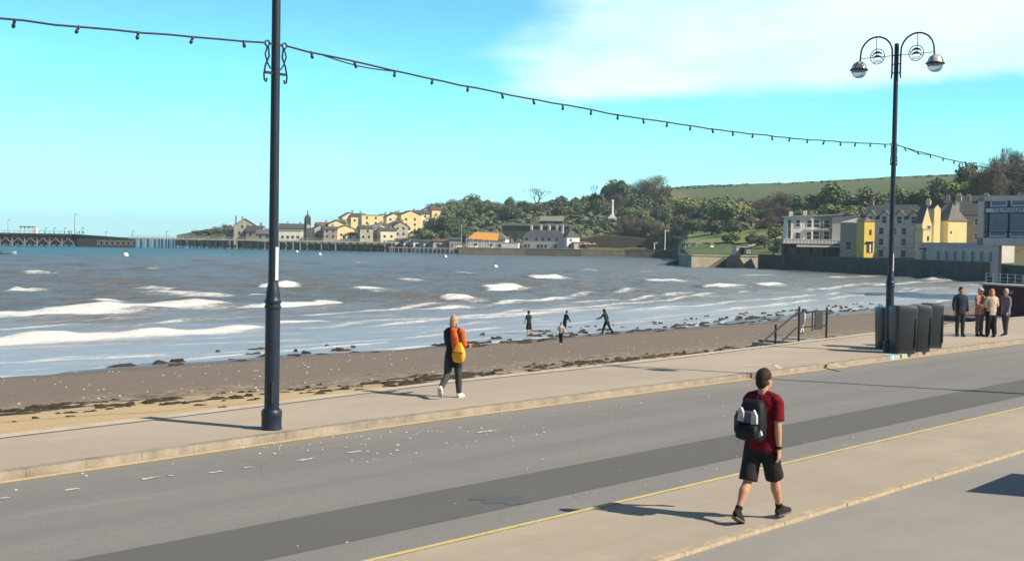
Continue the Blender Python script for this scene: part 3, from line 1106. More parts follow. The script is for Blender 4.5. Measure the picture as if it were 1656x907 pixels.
# seaweed and wrack on the beach
weed = mat('seaweed', (.024, .019, .012), .8, .5, 6, .4, 30)
mb = MB()
rw_ = random.Random(21)
def clump(u, v, ru, rv, h):
    z = beach_z(u, v) - .01
    n = 9
    pts = [(u + ru * rw_.uniform(.5, 1.3) * math.cos(2 * math.pi * k / n), v + rv * rw_.uniform(.5, 1.3) * math.sin(2 * math.pi * k / n), z) for k in range(n)]
    inn = [(u + ru * rw_.uniform(.2, .7) * math.cos(2 * math.pi * k / n), v + rv * rw_.uniform(.2, .7) * math.sin(2 * math.pi * k / n), z + h * rw_.uniform(.5, 1.2)) for k in range(n)]
    mb.add(pts + inn + [(u, v, z + h * .9)], [(k, (k + 1) % n, n + (k + 1) % n, n + k) for k in range(n)] + [(n + k, n + (k + 1) % n, 2 * n) for k in range(n)])
for i in range(1000):
    u = rw_.uniform(2, 75)
    base = 29.0 - 1.5 * min(1, max(0, (30 - u) / 18)) + .5 * math.sin(u * .21) + .35 * math.sin(u * .9 + 1)
    dens = .5 + .5 * math.sin(u * .55 + 1.3 * math.sin(u * .17))
    if rw_.random() > .25 + .75 * dens: continue
    v = base + rw_.gauss(0, .6) + (1.0 if rw_.random() < .12 else 0)
    s = rw_.uniform(.5, 1.25)
    clump(u, v, rw_.uniform(.12, .55) * s, rw_.uniform(.05, .15) * s, rw_.uniform(.03, .09))
for i in range(140):
    u = rw_.uniform(0, 40)
    clump(u, 24 + rw_.random() * 6, rw_.uniform(.08, .25), rw_.uniform(.06, .14), .04)
tag(mb.build('seaweed', weed, rotz=ROT), 'dark wrack line of seaweed along the top of the beach', 'seaweed', kind='stuff')
mb = MB()
for i in range(430):
    u = rw_.uniform(-8, 120)
    wgt = .07 + .8 * min(1, max(0, (u - 22) / 25))
    if rw_.random() > wgt: continue
    v = wline(u) + rw_.uniform(-1.9, 1.2) * (1 if rw_.random() < .8 else 1.8) - .3
    if u > 35 and rw_.random() < .35: v = wline(u) + rw_.uniform(.5, 4.5)
    s = rw_.uniform(.4, 1.1)
    if v > wline(u):
        h = SEA + .14 - beach_z(u, v) + rw_.uniform(0, .1)
    else:
        h = rw_.uniform(.06, .16)
    s *= .4 if u < 25 else 1
    clump(u, v, rw_.uniform(.3, 1.0) * s, rw_.uniform(.15, .3) * s, h * .75)
tag(mb.build('seaweed', weed, rotz=ROT), 'dark lumps of seaweed lying in the shallows at the waterline', 'seaweed', kind='stuff')
mb = MB()
for i in range(700):
    u = rw_.uniform(-6, 70)
    v = 31 + 17 * rw_.random() ** 1.2
    if i > 500: v = 28.5 + rw_.random() * 4.5
    r0 = rw_.uniform(.014, .048)
    z = beach_z(u, v)
    mb.ell((u, v, z), (r0 * 1.3, r0, r0 * .6), 6, 3)
tag(mb.build('pebbles', mat('pebble', (.46, .41, .35), .8, .4, 2), rotz=ROT, smooth=80), 'pale pebbles scattered over the brown beach', 'pebbles', kind='stuff')

# unseen panel inferred from its shadow in view, shaped as a cafe wind break
A0, B0 = Vector((6.07, 16.2, 0)), Vector((7.25, 17.6, 0))
off_ = Vector((.92, -.39, 0)) * (1.30 / math.tan(SUN_EL))
a, b = A0 + off_, B0 + off_
t = empty('unseen_wind_break', (a + b) / 2, math.atan2((b - a).y, (b - a).x), 'unseen dark panel shaped as a wind break, inferred from its angular shadow', 'wind break')
L = (b - a).length
MB().box((0, 0, .66), (L - .08, .02, 1.28)).build('unseen_canvas', mat('unseen_navy_canvas', (.03, .05, .10), .9, .1), t)
for x in (-L / 2 + .02, L / 2 - .02):
    MB().tube([(x, 0, -.03), (x, 0, 1.30)], .025, 8).build('post', steel, t)
    MB().box((x, 0, -.015), (.3, .4, .02)).build('foot', steel, t)

# ------------------------------------------------------------------ people
def remesh(mbs, vox, smooth=4, fac=.5):
    me = mbs.mesh('tmp')
    o = bpy.data.objects.new('tmp', me)
    COL.objects.link(o)
    m = o.modifiers.new('r', 'REMESH'); m.mode = 'VOXEL'; m.voxel_size = vox; m.use_smooth_shade = True
    s = o.modifiers.new('s', 'SMOOTH'); s.iterations = smooth; s.factor = fac
    dg = bpy.context.evaluated_depsgraph_get()
    dg.update()
    out = bpy.data.meshes.new_from_object(o.evaluated_get(dg))
    bpy.data.objects.remove(o)
    out.polygons.foreach_set('use_smooth', [True] * len(out.polygons))
    return out


def cloth(name, col, var=.22, rough=.9):
    return mat(name, col, rough, var, 9, .75, 11, spec=.2)


skin_m = mat('skin', (.46, .25, .155), .6, .12, 9, spec=.35)
skin_pale = mat('skin_pale', (.52, .30, .20), .6, .12, 9)


class Pose:
    """joint positions; x right, y forwards, z up"""
    def __init__(s, H, legs, arms, lean=0, yaw=0, wid=1.0, nod=0):
        s.H, s.wid = H, wid
        h = H
        s.legs, s.arms = [], []
        for sx, (th, kn, ft) in zip((-1, 1), legs):
            hip = Vector((sx * .052 * h, 0, .50 * h))
            a = R(th)
            knee = hip + Vector((0, math.sin(a), -math.cos(a))) * .235 * h
            a2 = R(th - kn)
            ank = knee + Vector((0, math.sin(a2), -math.cos(a2))) * .225 * h
            f = R(ft)                                     # + = toe down
            toe = Vector((sx * .12, math.cos(f), -math.sin(f))).normalized()
            s.legs.append([hip, knee, ank, toe])
        low = 9
        for hip, knee, ank, toe in s.legs:
            heel = ank - toe * .045 * h + toe.cross(Vector((1, 0, 0))).normalized() * 0
            up = Vector((0, -toe.z, toe.y)) if toe.y else Vector((0, 0, 1))
            upn = Vector((0, -toe.z, abs(toe.y))).normalized()
            for q in (ank - toe * .03 * h - upn * .043 * h, ank + toe * .105 * h - upn * .043 * h):
                low = min(low, q.z)
        s.dz = -low
        L = R(lean)
        def up_(p):
            p = Vector(p)
            y, z = p.y, p.z - .5 * h
            return Vector((p.x, y * math.cos(L) + z * math.sin(L), .5 * h + z * math.cos(L) - y * math.sin(L)))
        s.up = up_
        for sx, (f, ab, el) in zip((-1, 1), arms):
            sh = up_((sx * .104 * h * wid, 0, .812 * h))
            d1 = Vector((sx * math.sin(R(ab)), math.sin(R(f)), -math.cos(R(f)) * math.cos(R(ab)))).normalized()
            e = sh + d1 * .168 * h
            d2 = Vector((sx * math.sin(R(ab)) * .4, math.sin(R(f + el)), -math.cos(R(f + el)))).normalized()
            w = e + d2 * .148 * h
            s.arms.append([sh, e, w, d2])
        s.pel = Vector((0, 0, .52 * h))
        s.waist, s.chest, s.neck = up_((0, 0, .60 * h)), up_((0, 0, .74 * h)), up_((0, -.004 * h, .845 * h))
        nd = R(nod)
        s.headc = up_((0, .012 * h, .925 * h))
        s.hrot = Matrix.Rotation(-L - nd, 3, 'X') @ Matrix.Rotation(-R(yaw), 3, 'Z')
        for l in s.legs:
            for i in range(3): l[i] = l[i] + Vector((0, 0, s.dz))
        for l in s.arms:
            for i in range(3): l[i] = l[i] + Vector((0, 0, s.dz))
        dz = Vector((0, 0, s.dz))
        s.pel, s.waist, s.chest, s.neck, s.headc = s.pel + dz, s.waist + dz, s.chest + dz, s.neck + dz, s.headc + dz

    def up2(s, p):
        return s.up(p) + Vector((0, 0, s.dz))


def torso_pts(P, k=1.0, ext=0.0, bottom=.50, flare=0):
    h, w = P.H, P.wid
    prof = [(bottom, .094 * w + flare, .062), (.545, .093 * w, .062), (.60, .083 * w, .056), (.66, .088 * w, .059), (.73, .100 * w, .064), (.785, .105 * w, .060), (.822, .085 * w, .046), (.845, .045, .036)]
    pts = [P.up2((0, .004 * h * math.sin(z * 9), z * h)) for z, a, b in prof]
    return pts, [(a * h * k + ext, b * h * k + ext) for z, a, b in prof]


def hand(mb, w, d, h, sx, curl=35):
    side = Vector((0, 1, 0)) - d * d.y
    side.normalize()                                     # across the palm (front to back when hanging)
    nrm = d.cross(side).normalized() * (1 if sx > 0 else -1)   # towards the back of hand / outwards
    pc = w + d * .05 * h
    mb.tube([w - d * .012 * h, w + d * .012 * h, pc, w + d * .062 * h], [(.015 * h, .012 * h), (.020 * h, .010 * h), (.024 * h, .009 * h), (.023 * h, .008 * h)], 8, side=side)
    inn = -nrm if nrm.x * sx > 0 else nrm
    for i, (o, ln) in enumerate(((.019, .040), (.0065, .046), (-.006, .043), (-.018, .034))):
        b = w + d * .055 * h + side * o * h
        pts = [b]
        dd = d.copy()
        for j in range(3):
            q = R(curl * (.6 + .3 * j))
            dd = (d * math.cos(q) + inn * math.sin(q)).normalized()
            pts.append(pts[-1] + dd * ln * h / 3 * 1.1)
        mb.tube(pts, [.0062 * h, .0058 * h, .0052 * h, .0042 * h], 6)
    tb = w + d * .018 * h + side * .018 * h
    t1 = tb + (d * .7 + side * .6 + inn * .2).normalized() * .026 * h
    mb.tube([tb, t1, t1 + (d * .9 + side * .25 + inn * .3).normalized() * .024 * h], [.0078 * h, .007 * h, .0052 * h], 6)


def body_mesh(P, vox, fine=False):
    h = P.H
    mb = MB()
    pts, rad = torso_pts(P)
    mb.tube(pts, [(a * .95, b * .95) for a, b in rad], 16, side=(1, 0, 0))
    mb.ell(P.pel, (.09 * h, .064 * h, .05 * h))
    for sx, (hip, knee, ank, toe) in zip((-1, 1), P.legs):
        thd = knee - hip
        mb.tube([hip + Vector((0, 0, .02 * h)), hip + thd * .3, hip + thd * .75, knee], [.048 * h, .047 * h, .036 * h, .030 * h], 12)
        sd_ = ank - knee
        back = Vector((0, -1, 0))
        mb.tube([knee + thd * -.02, knee + sd_ * .12 + back * .003 * h, knee + sd_ * .32 + back * .008 * h, knee + sd_ * .65, ank], [.0295 * h, .030 * h, .0335 * h, .024 * h, .0185 * h], 12)
        upn = Vector((0, -toe.z, abs(toe.y))).normalized()
        mb.tube([ank - toe * .025 * h - upn * .022 * h, ank + toe * .04 * h - upn * .028 * h, ank + toe * .09 * h - upn * .034 * h], [.02 * h, .019 * h, .012 * h], 8)
    for sx, (sh, el_, w, d2) in zip((-1, 1), P.arms):
        ua = el_ - sh
        mb.ell(sh - Vector((sx * .010 * h, 0, .008 * h)), (.029 * h, .030 * h, .028 * h), 10, 7)
        mb.tube([sh - Vector((0, 0, .008 * h)), sh + ua * .35, el_], [.026 * h, .030 * h, .0235 * h], 10)
        fa = w - el_
        mb.tube([el_ - fa * .03, el_ + fa * .3, w], [.0235 * h, .0245 * h, .0155 * h], 10)
        hand(mb, w, d2, h, sx)
    # neck and head
    hr, hc = P.hrot, P.headc
    mb.tube([P.neck - Vector((0, 0, .02 * h)), P.neck + Vector((0, 0, .02 * h)), hc - Vector((0, .004 * h, .03 * h))], [.036 * h, .031 * h, .031 * h], 12)
    q = lambda x, y, z: hc + hr @ Vector((x * h, y * h, z * h))
    mb.ell(q(0, -.006, .012), (.044 * h, .055 * h, .058 * h), 16, 12, hr)
    mb.ell(q(0, .012, -.022), (.036 * h, .040 * h, .046 * h), 14, 10, hr)
    mb.ell(q(0, .030, -.055), (.017 * h, .014 * h, .013 * h), 8, 6, hr)
    mb.tube([q(0, .047, .012), q(0, .058, -.006), q(0, .062, -.015), q(0, .050, -.019)], [.006 * h, .008 * h, .010 * h, .008 * h], 8)
    mb.ell(q(0, .046, -.037), (.014 * h, .009 * h, .006 * h), 8, 6, hr)
    for s_ in (-1, 1):
        mb.ell(q(s_ * .044, -.004, -.006), (.006 * h, .012 * h, .018 * h), 8, 6, hr @ Matrix.Rotation(s_ * .3, 3, 'Z'))
        mb.ell(q(s_ * .017, .042, .010), (.012 * h, .008 * h, .006 * h), 8, 6, hr)
    return remesh(mb, vox, 3 if fine else 2)


def face_parts(P, par):
    h, hr, hc = P.H, P.hrot, P.headc
    q = lambda x, y, z: hc + hr @ Vector((x * h, y * h, z * h))
    for s_ in (-1, 1):
        MB().ell(q(s_ * .017, .0475, .003), (.0062 * h, .004 * h, .0042 * h), 8, 6, hr).build('eye', mat('eye', (.05, .04, .03), .2, .1), par, smooth=80)
        MB().tube([q(s_ * .008, .0505, .014), q(s_ * .018, .049, .0175), q(s_ * .028, .043, .014)], .0014 * h, 6).build('eyebrow', mat('brow', (.12, .07, .045), .9, .1), par)
    MB().tube([q(-.012, .051, -.038), q(0, .055, -.037), q(.012, .051, -.038)], .0026 * h, 6).build('mouth', mat('lips', (.32, .12, .09), .5, .1), par)


def hair_mesh(P, style, vox):
    h, hr, hc = P.H, P.hrot, P.headc
    q = lambda x, y, z: hc + hr @ Vector((x * h, y * h, z * h))
    mb = MB()
    mb.ell(q(0, -.012, .024), (.0485 * h, .058 * h, .056 * h), 16, 11, hr)
    mb.ell(q(0, -.030, -.008), (.043 * h, .036 * h, .050 * h), 14, 10, hr)
    if style == 'short':
        mb.ell(q(0, -.002, .052), (.036 * h, .036 * h, .026 * h), 12, 8, hr)
        for s_ in (-1, 1):
            mb.ell(q(s_ * .040, .000, .016), (.008 * h, .014 * h, .026 * h), 8, 6, hr)
        mb.ell(q(0, -.034, -.045), (.026 * h, .014 * h, .02 * h), 8, 6, hr)
        rr = random.Random(4)
        for k in range(60):
            a, b = rr.uniform(0, 6.28), rr.uniform(.1, 1.2)
            if math.sin(a) * math.sin(b) > .45: continue
            mb.ell(q(.044 * math.cos(a) * math.sin(b), -.01 + .05 * math.sin(a) * math.sin(b), .024 + .052 * math.cos(b)), (rr.uniform(.005, .011) * h, rr.uniform(.006, .013) * h, rr.uniform(.006, .010) * h), 6, 4, hr)
    elif style == 'bun':
        mb.ell(q(0, -.034, .076), (.019 * h, .019 * h, .017 * h), 10, 8, hr)
        for s_ in (-1, 1):
            mb.tube([q(s_ * .042, -.01, .01), q(s_ * .046, -.02, -.03), q(s_ * .038, -.02, -.075)], [.014 * h, .016 * h, .010 * h], 8)
        mb.ell(q(0, -.04, -.04), (.036 * h, .022 * h, .04 * h), 10, 8, hr)
    elif style == 'long':
        mb.tube([q(0, -.035, .03), q(0, -.045, -.03), q(0, -.045, -.09)], [(.046 * h, .03 * h), (.05 * h, .028 * h), (.04 * h, .018 * h)], 12, side=hr @ Vector((1, 0, 0)))
        for s_ in (-1, 1):
            mb.tube([q(s_ * .04, -.005, .03), q(s_ * .047, -.008, -.03), q(s_ * .042, -.01, -.08)], [.015 * h, .017 * h, .010 * h], 8)
    elif style == 'cap':
        mb.ell(q(0, .0, .038), (.052 * h, .060 * h, .04 * h), 14, 8, hr)
        mb.tube([q(0, .03, .03), q(0, .085, .022)], [(.042 * h, .006 * h), (.03 * h, .004 * h)], 10, side=hr @ Vector((1, 0, 0)))
    return remesh(mb, vox, 2)


def person(loc, head_dir, H, legs, arms, label, top, top_m, legs_kind, leg_m, shoe_m, hair='short', hair_m=None, vox=.02, lean=0, yaw=0, wid=1.0, skin=None, fine=False, sock=None, nod=0, group=None, shoe_len=.112):
    P = Pose(H, legs, arms, lean, yaw, wid, nod)
    h = H
    t = empty('person', loc, math.atan2(-head_dir[0], head_dir[1]), label, 'person', group)
    link('body', body_mesh(P, vox * .8, fine), skin or skin_m, t)
    face_parts(P, t)
    # upper garment
    mb = MB()
    ext = .008 * h if top != 'coat' else .016 * h
    bottom = {'tee': .475, 'coat': .45, 'longcoat': .38, 'jumper': .47}[top]
    if top == 'longcoat': ext = .014 * h
    pts, rad = torso_pts(P, 1.0, ext, bottom, .01 if top == 'longcoat' else .004)
    mb.tube(pts[:-1] + [pts[-1] - (pts[-1] - pts[-2]) * .3], [(a, b) for a, b in rad], 18, side=(1, 0, 0))
    for sx, (sh, el_, w, d2) in zip((-1, 1), P.arms):
        ua, fa = el_ - sh, w - el_
        mb.ell(sh - Vector((sx * .016 * h, 0, .008 * h)), (.038 * h + ext * .2, .040 * h + ext * .2, .036 * h), 12, 8)
        mb.tube([P.neck - Vector((-sx * .02 * h, 0, .012 * h)), sh - Vector((sx * .01 * h, 0, .004 * h))], [(.026 * h, .036 * h), (.030 * h, .036 * h)], 10)
        if top == 'tee':
            mb.tube([sh + ua * .02, sh + ua * .4, sh + ua * .82], [.033 * h, .039 * h, .043 * h], 12)
        else:
            mb.tube([sh + ua * .04, sh + ua * .5, el_, el_ + fa * .5, w - fa * .03], [.032 * h + ext * .4, .035 * h + ext * .4, .032 * h + ext * .3, .029 * h + ext * .3, .024 * h + ext * .2], 12)
    if top in ('coat', 'longcoat'):
        mb.tube([P.neck - Vector((0, 0, .025 * h)), P.neck + Vector((0, 0, .012 * h))], [.046 * h, .041 * h], 12)
    nm = {'tee': 'shirt', 'coat': 'jacket', 'longcoat': 'coat', 'jumper': 'jumper'}[top]
    link(nm, remesh(mb, vox, 3), top_m, t)
    # lower garment
    mb = MB()
    tz = Vector((0, 0, 1))
    pts, rad = torso_pts(P, 1.0, .007 * h, .46)
    mb.tube([pts[0], pts[1], P.up2((0, 0, .575 * h))], [rad[0], rad[1], (.087 * h, .06 * h)], 16, side=(1, 0, 0))
    for sx, (hip, knee, ank, toe) in zip((-1, 1), P.legs):
        thd, sd_ = knee - hip, ank - knee
        if legs_kind == 'shorts':
            mb.tube([hip + tz * .03 * h, hip + thd * .3, hip + thd * .65, hip + thd * .98], [.059 * h, .061 * h, .060 * h, .062 * h], 14)
        else:
            wdt = {'leggings': .009, 'trousers': .010, 'wide': .020}[legs_kind] * h
            mb.tube([hip + tz * .03 * h, hip + thd * .3, hip + thd * .75, knee, knee + sd_ * .35, knee + sd_ * .7, ank + sd_ * -.06], [.050 * h + wdt, .050 * h + wdt, .039 * h + wdt, .033 * h + wdt, .034 * h + wdt, .026 * h + wdt * 1.2, .022 * h + wdt * 1.4], 12)
    link({'shorts': 'shorts', 'leggings': 'leggings', 'trousers': 'trousers', 'wide': 'trousers'}[legs_kind], remesh(mb, vox, 3), leg_m, t)
    for sx, (hip, knee, ank, toe) in zip((-1, 1), P.legs):
        upn = Vector((0, -toe.z, abs(toe.y))).normalized()
        mb = MB()
        sd = toe.cross(upn).normalized()
        b0 = ank - upn * .043 * h
        prof = [(-.030, .018, .020), (-.012, .023, .034), (.02, .025, .034), (.055, .028, .024), (.085, .028, .018), (shoe_len, .018, .012)]
        mb.tube([b0 + toe * a * h + upn * c_ * h * .98 for a, b, c_ in prof], [(b * h, c_ * h) for a, b, c_ in prof], 12, side=sd)
        mb.tube([ank - toe * .006 * h - upn * .02 * h, ank - toe * .006 * h + upn * .008 * h], [.026 * h, .024 * h], 10)
        so = MB()
        outl = [(-.034, .016), (-.01, .026), (.03, .026), (.07, .031), (.1, .026), (shoe_len + .006, .01)]
        ring = [b0 + toe * a * h + sd * b * h for a, b in outl] + [b0 + toe * a * h - sd * b * h for a, b in reversed(outl)]
        n = len(ring)
        so.add([p - upn * .001 * h for p in ring] + [p + upn * .011 * h for p in ring], [tuple(range(n)), tuple(range(n, 2 * n))] + [(i, (i + 1) % n, (i + 1) % n + n, i + n) for i in range(n)])
        so_ = link('shoe', remesh(mb, vox * .7, 2), shoe_m, t)
        so.build('sole', mat('shoe_sole', (.10, .095, .085), .8, .2) if sock else mat('pale_sole', (.5, .48, .44), .8, .2), so_)
        if sock:
            sd_ = ank - knee
            link('sock', remesh(MB().tube([ank + sd_ * -.20, ank + sd_ * -.05, ank + sd_ * .08], [.025 * h, .0235 * h, .026 * h], 12), vox * .7, 2), sock, t)
    if hair:
        link('cap' if hair == 'cap' else 'hair', hair_mesh(P, hair, vox * .6), hair_m, t)
    return t, P


brown_hair = mat('brown_hair', (.024, .013, .007), .75, .3, 30, .4, 90)
blond_hair = mat('blond_hair', (.40, .29, .17), .7, .35, 30, .4, 90)
grey_hair = mat('grey_hair', (.42, .37, .33), .7, .3, 30, .4, 90)
ginger_hair = mat('fair_ginger_hair', (.50, .27, .12), .7, .3, 30, .4, 90)

# man crossing in front of us
ml = (G(1195, 850) + G(1260, 836)) / 2
man, PM = person((ml.x, ml.y, 0), (.64, .77), 1.77, ((-17, 18, 24), (24, 4, -8)), ((14, 5, 16), (-10, 5, 14)), 'young man in a dark red t-shirt and black shorts walking with a backpack', 'tee',
                 cloth('red_cotton', (.15, .006, .014)), 'shorts', cloth('charcoal_cotton', (.022, .023, .026)), cloth('black_trainer', (.025, .024, .023), .5), 'short', brown_hair, vox=.011, lean=2, yaw=12, fine=True, sock=cloth('dark_sock', (.015, .015, .016)), wid=1.06)
# wrist watch on the right wrist
sh, el_, w, d2 = PM.arms[1]
MB().tube([w - d2 * .028, w - d2 * .0], [.034, .034], 12).build('wristband', cloth('black_strap', (.012, .012, .013)), man, smooth=50)
# his backpack
q = PM.up2((-.025, -.175, 1.19))
bp = empty('backpack', man.location + Matrix.Rotation(man.rotation_euler.z, 3, 'Z') @ q, man.rotation_euler.z, 'black and grey backpack with pale reflective panels on the walking man\'s back', 'backpack')
bp.scale = (1, 1, .92)
black_n = cloth('black_nylon', (.014, .015, .019), .3, .6)
grey_n = cloth('grey_nylon', (.10, .105, .115), .3, .6)
pale_n = cloth('pale_reflective', (.42, .43, .46), .15, .5)
def rbox(prof, rad=.05):
    mb = MB()
    rings = []
    for z, sx, sy, oy in prof:
        r_ = min(rad, sx * .45, sy * .45)
        for qx, qy, a0 in ((1, 1, 0), (-1, 1, 90), (-1, -1, 180), (1, -1, 270)):
            for k in range(4):
                a = R(a0 + k * 30)
                rings.append((qx * (sx / 2 - r_) + r_ * math.cos(a), oy + qy * (sy / 2 - r_) + r_ * math.sin(a), z))
    n = 16
    L_ = len(prof)
    mb.add(rings, [(i * n + k, i * n + (k + 1) % n, (i + 1) * n + (k + 1) % n, (i + 1) * n + k) for i in range(L_ - 1) for k in range(n)] + [tuple(range(n)), tuple(range((L_ - 1) * n, L_ * n))])
    return mb
rbox([(-.25, .24, .12, -.0), (-.235, .29, .18, -.01), (-.05, .32, .20, -.015), (.12, .30, .17, -.005), (.22, .25, .13, .01), (.255, .17, .08, .02)]).build('main_bag', black_n, bp, smooth=60)
rbox([(-.215, .22, .06, -.125), (-.20, .26, .10, -.13), (-.06, .26, .11, -.13), (-.035, .22, .08, -.125)], .03).build('front_pocket', black_n, bp, smooth=60)
rbox([(-.02, .20, .04, -.115), (.0, .22, .05, -.11), (.10, .18, .04, -.098), (.125, .12, .03, -.085)], .02).build('upper_pocket', grey_n, bp, smooth=60)
for s_ in (-1, 1):
    MB().prism([(-.12, .0), (-.035, .0), (-.045, .1), (-.075, .165), (-.10, .17)] if s_ < 0 else [(.055, -.03), (.125, -.02), (.12, .08), (.085, .15), (.06, .12)], 'y', -.147, -.105).build('reflective_panel', pale_n, bp)
    MB().tube([(s_ * .075, .085, .18), (s_ * .085, .13, .25), (s_ * .09, .24, .245), (s_ * .10, .315, .10), (s_ * .125, .28, -.06), (s_ * .14, .12, -.19)], [(.028, .008)] * 6, 8, side=(1, 0, 0)).build('shoulder_strap', black_n, bp, smooth=60)
MB().lathe([(.034, -.14), (.036, .02), (.03, .05), (.017, .065), (.019, .095), (.012, .1)], (-.185, -.03, 0), 12).build('water_bottle', grey_n, bp, smooth=40)
rbox([(-.2, .06, .10, -.03), (-.08, .08, .12, -.03), (-.05, .085, .125, -.03)], .025)
MB().ell((-.17, -.03, -.12), (.045, .055, .08)).build('side_pocket', black_n, bp, smooth=60)
MB().prism([(.11, -.20), (.165, -.16), (.15, -.10), (.125, -.13)], 'y', -.10, -.06).build('label_tab', pale_n, bp)
MB().tube([(-.03, .05, .25), (-.025, .05, .285), (.025, .05, .285), (.03, .05, .25)], .009, 6).build('grab_loop', black_n, bp)

# woman walking along the promenade
wl_p = (G(721, 641) + G(744, 645)) / 2
wom, PW = person((wl_p.x, wl_p.y, 0), (.36, .93), 1.66, ((-16, 38, 58), (9, 2, -2)), ((18, 3, 60), (16, 3, 62)), 'woman with fair hair in a bun and a dark coat walking along the promenade', 'longcoat',
                 cloth('navy_wool', (.022, .022, .027)), 'leggings', cloth('grey_denim', (.055, .06, .066)), cloth('white_trainer', (.66, .62, .55)), 'bun', blond_hair, vox=.014, yaw=8, wid=.95)
q = PW.up2((0, 0, 0))
MW = Matrix.Rotation(wom.rotation_euler.z, 3, 'Z')
h = PW.H
mb = MB()
mb.tube([PW.up2((.03, -.10, 1.38)), PW.up2((.07, -.135, 1.24)), PW.up2((.10, -.13, 1.05)), PW.up2((.12, -.12, .88))], [(.06, .03), (.085, .035), (.085, .035), (.075, .03)], 12, side=(1, 0, 0))
sh, el_, w, d2 = PW.arms[1]
mb.tube([sh + Vector((-.03, 0, .02)), sh, sh.lerp(el_, .5), el_, el_.lerp(w, .4)], [.06, .078, .076, .070, .055], 10)
mb.tube([PW.neck + Vector((-.04, -.06, -.02)), PW.neck + Vector((.0, -.08, -.02)), PW.neck + Vector((.07, -.05, -.02)), PW.neck + Vector((.08, .04, -.03))], .035, 10)
link('shawl', remesh(mb, .014, 3), cloth('orange_knit', (.62, .12, .03)), wom)
bag = empty('shoulder_bag', wom.location + MW @ PW.up2((.17, -.13, .92)), wom.rotation_euler.z, 'bright yellow shoulder bag hanging at the hip of the woman in the dark coat', 'bag')
ym = cloth('yellow_leather', (.72, .40, .03), .15, .6)
rbox([(-.19, .12, .07, 0), (-.165, .21, .12, 0), (-.06, .27, .16, 0), (.04, .25, .14, .0), (.13, .17, .10, .01), (.21, .08, .05, .02)], .05).build('pouch', ym, bag, smooth=60)
MB().tube([(-.10, .02, .13), (-.13, .06, .30), (-.15, .13, .45), (-.12, .21, .40)], [(.03, .008)] * 4, 8, side=(1, 0, 0)).build('strap', cloth('orange_strap', (.62, .16, .03)), bag, smooth=60)
MB().box((0, -.078, .02), (.26, .02, .012)).build('zip', cloth('brown_zip', (.2, .08, .01)), bag)

# group of four by the bins
gg = 'people standing chatting beyond the bins'
P4 = [(1552, 544, 1.80, (.1, -1), 'standing man in a dark blue jacket and dark trousers, a step apart from the three', 'coat', (.028, .035, .055), 'trousers', (.035, .035, .038), 'short', brown_hair, ((2, 2, 0), (-2, 2, 0)), ((-4, 10, 20), (2, 14, 25))),
      (1583, 544, 1.78, (.5, -.8), 'person in a salmon jacket with grey trousers and sunglasses facing the beige jacket', 'coat', (.40, .22, .18), 'trousers', (.10, .10, .11), 'cap', mat('pale_cap', (.5, .44, .42), .9, .1), ((2, 2, 0), (0, 3, 0)), ((6, 8, 50), (12, 6, 70))),
      (1602, 545, 1.76, (-.2, .95), 'fair-haired person in a pale beige jacket and wide black trousers, third from the left', 'coat', (.45, .38, .30), 'wide', (.02, .02, .022), 'long', ginger_hair, ((6, 2, 0), (-5, 3, 0)), ((10, 14, 45), (12, 18, 50))),
      (1625, 543, 1.74, (-.85, -.3), 'grey-haired person in a lilac grey coat pointing out with one arm', 'coat', (.19, .16, .22), 'trousers', (.07, .065, .09), 'short', grey_hair, ((4, 2, 0), (-6, 4, 4)), ((4, 8, 15), (66, 10, 30)))]
for px, py, H_, hd, lab, tp, tc_, lk, lc, hr_, hm, lg, am in P4:
    p = G(px, py)
    person((p.x, p.y, 0), hd, H_, lg, am, lab, tp, cloth('cloth_' + lab[:24].replace(' ', '_'), tc_), lk, cloth('legs_%d' % px, lc), cloth('black_shoe', (.02, .02, .02)), hr_, hm, vox=.02, group=gg, wid=1.03)

# people on the wet sand
def on_beach(px, py):
    z = -2.2
    for k in range(12):
        p = G(px, py, z)
        z = max(beach_z(*uv(p)), SEA - .25)
    return G(px, py, z)
for px, py, H_, hd, lab, tp, tc_, lk, lc, hr_, lg, am, ln in (
        (855, 544, 1.62, (-.7, .7), 'paddler in a dark top and dark shorts standing alone in the shallows', 'tee', (.02, .022, .025), 'shorts', (.018, .018, .022), 'short', ((6, 3, 0), (-8, 6, 6)), ((10, 8, 20), (4, 12, 30)), 3),
        (913, 541, 1.55, (.8, .5), 'person in dark clothes at the water edge just behind the child in white', 'jumper', (.022, .028, .03), 'trousers', (.02, .022, .03), 'short', ((12, 14, 2), (-6, 6, 4)), ((26, 14, 30), (14, 10, 20)), 12),
        (907, 557, 1.16, (-.3, -.9), 'child in a white top and navy trousers standing on the wet sand', 'jumper', (.62, .62, .62), 'trousers', (.02, .026, .05), 'short', ((6, 4, 0), (-6, 6, 4)), ((8, 30, 40), (8, 12, 20)), 2),
        (981, 541, 1.68, (-.8, .45), 'person in dark green clothes striding bent forward beside the seaweed', 'jumper', (.02, .035, .03), 'trousers', (.018, .026, .026), 'long', ((26, 14, 0), (-24, 16, 24)), ((30, 10, 40), (-20, 14, 30)), 16),
        (1297, 541, 1.42, (.8, .4), 'child with dark hair in pale clothes walking on the sand behind the hand rail', 'jumper', (.66, .64, .62), 'trousers', (.62, .60, .57), 'long', ((14, 4, 0), (-14, 12, 14)), ((16, 6, 10), (-10, 8, 10)), 4)):
    p = on_beach(px, py)
    person(p, hd, H_, lg, am, lab, tp, cloth('top_%d' % px, tc_), lk, cloth('low_%d' % px, lc), cloth('bare_%d' % px, (.4, .24, .16)) if px in (855, 907) else cloth('black_shoe', (.02, .02, .02)), hr_, brown_hair, vox=.022, lean=ln, group='people down on the beach')

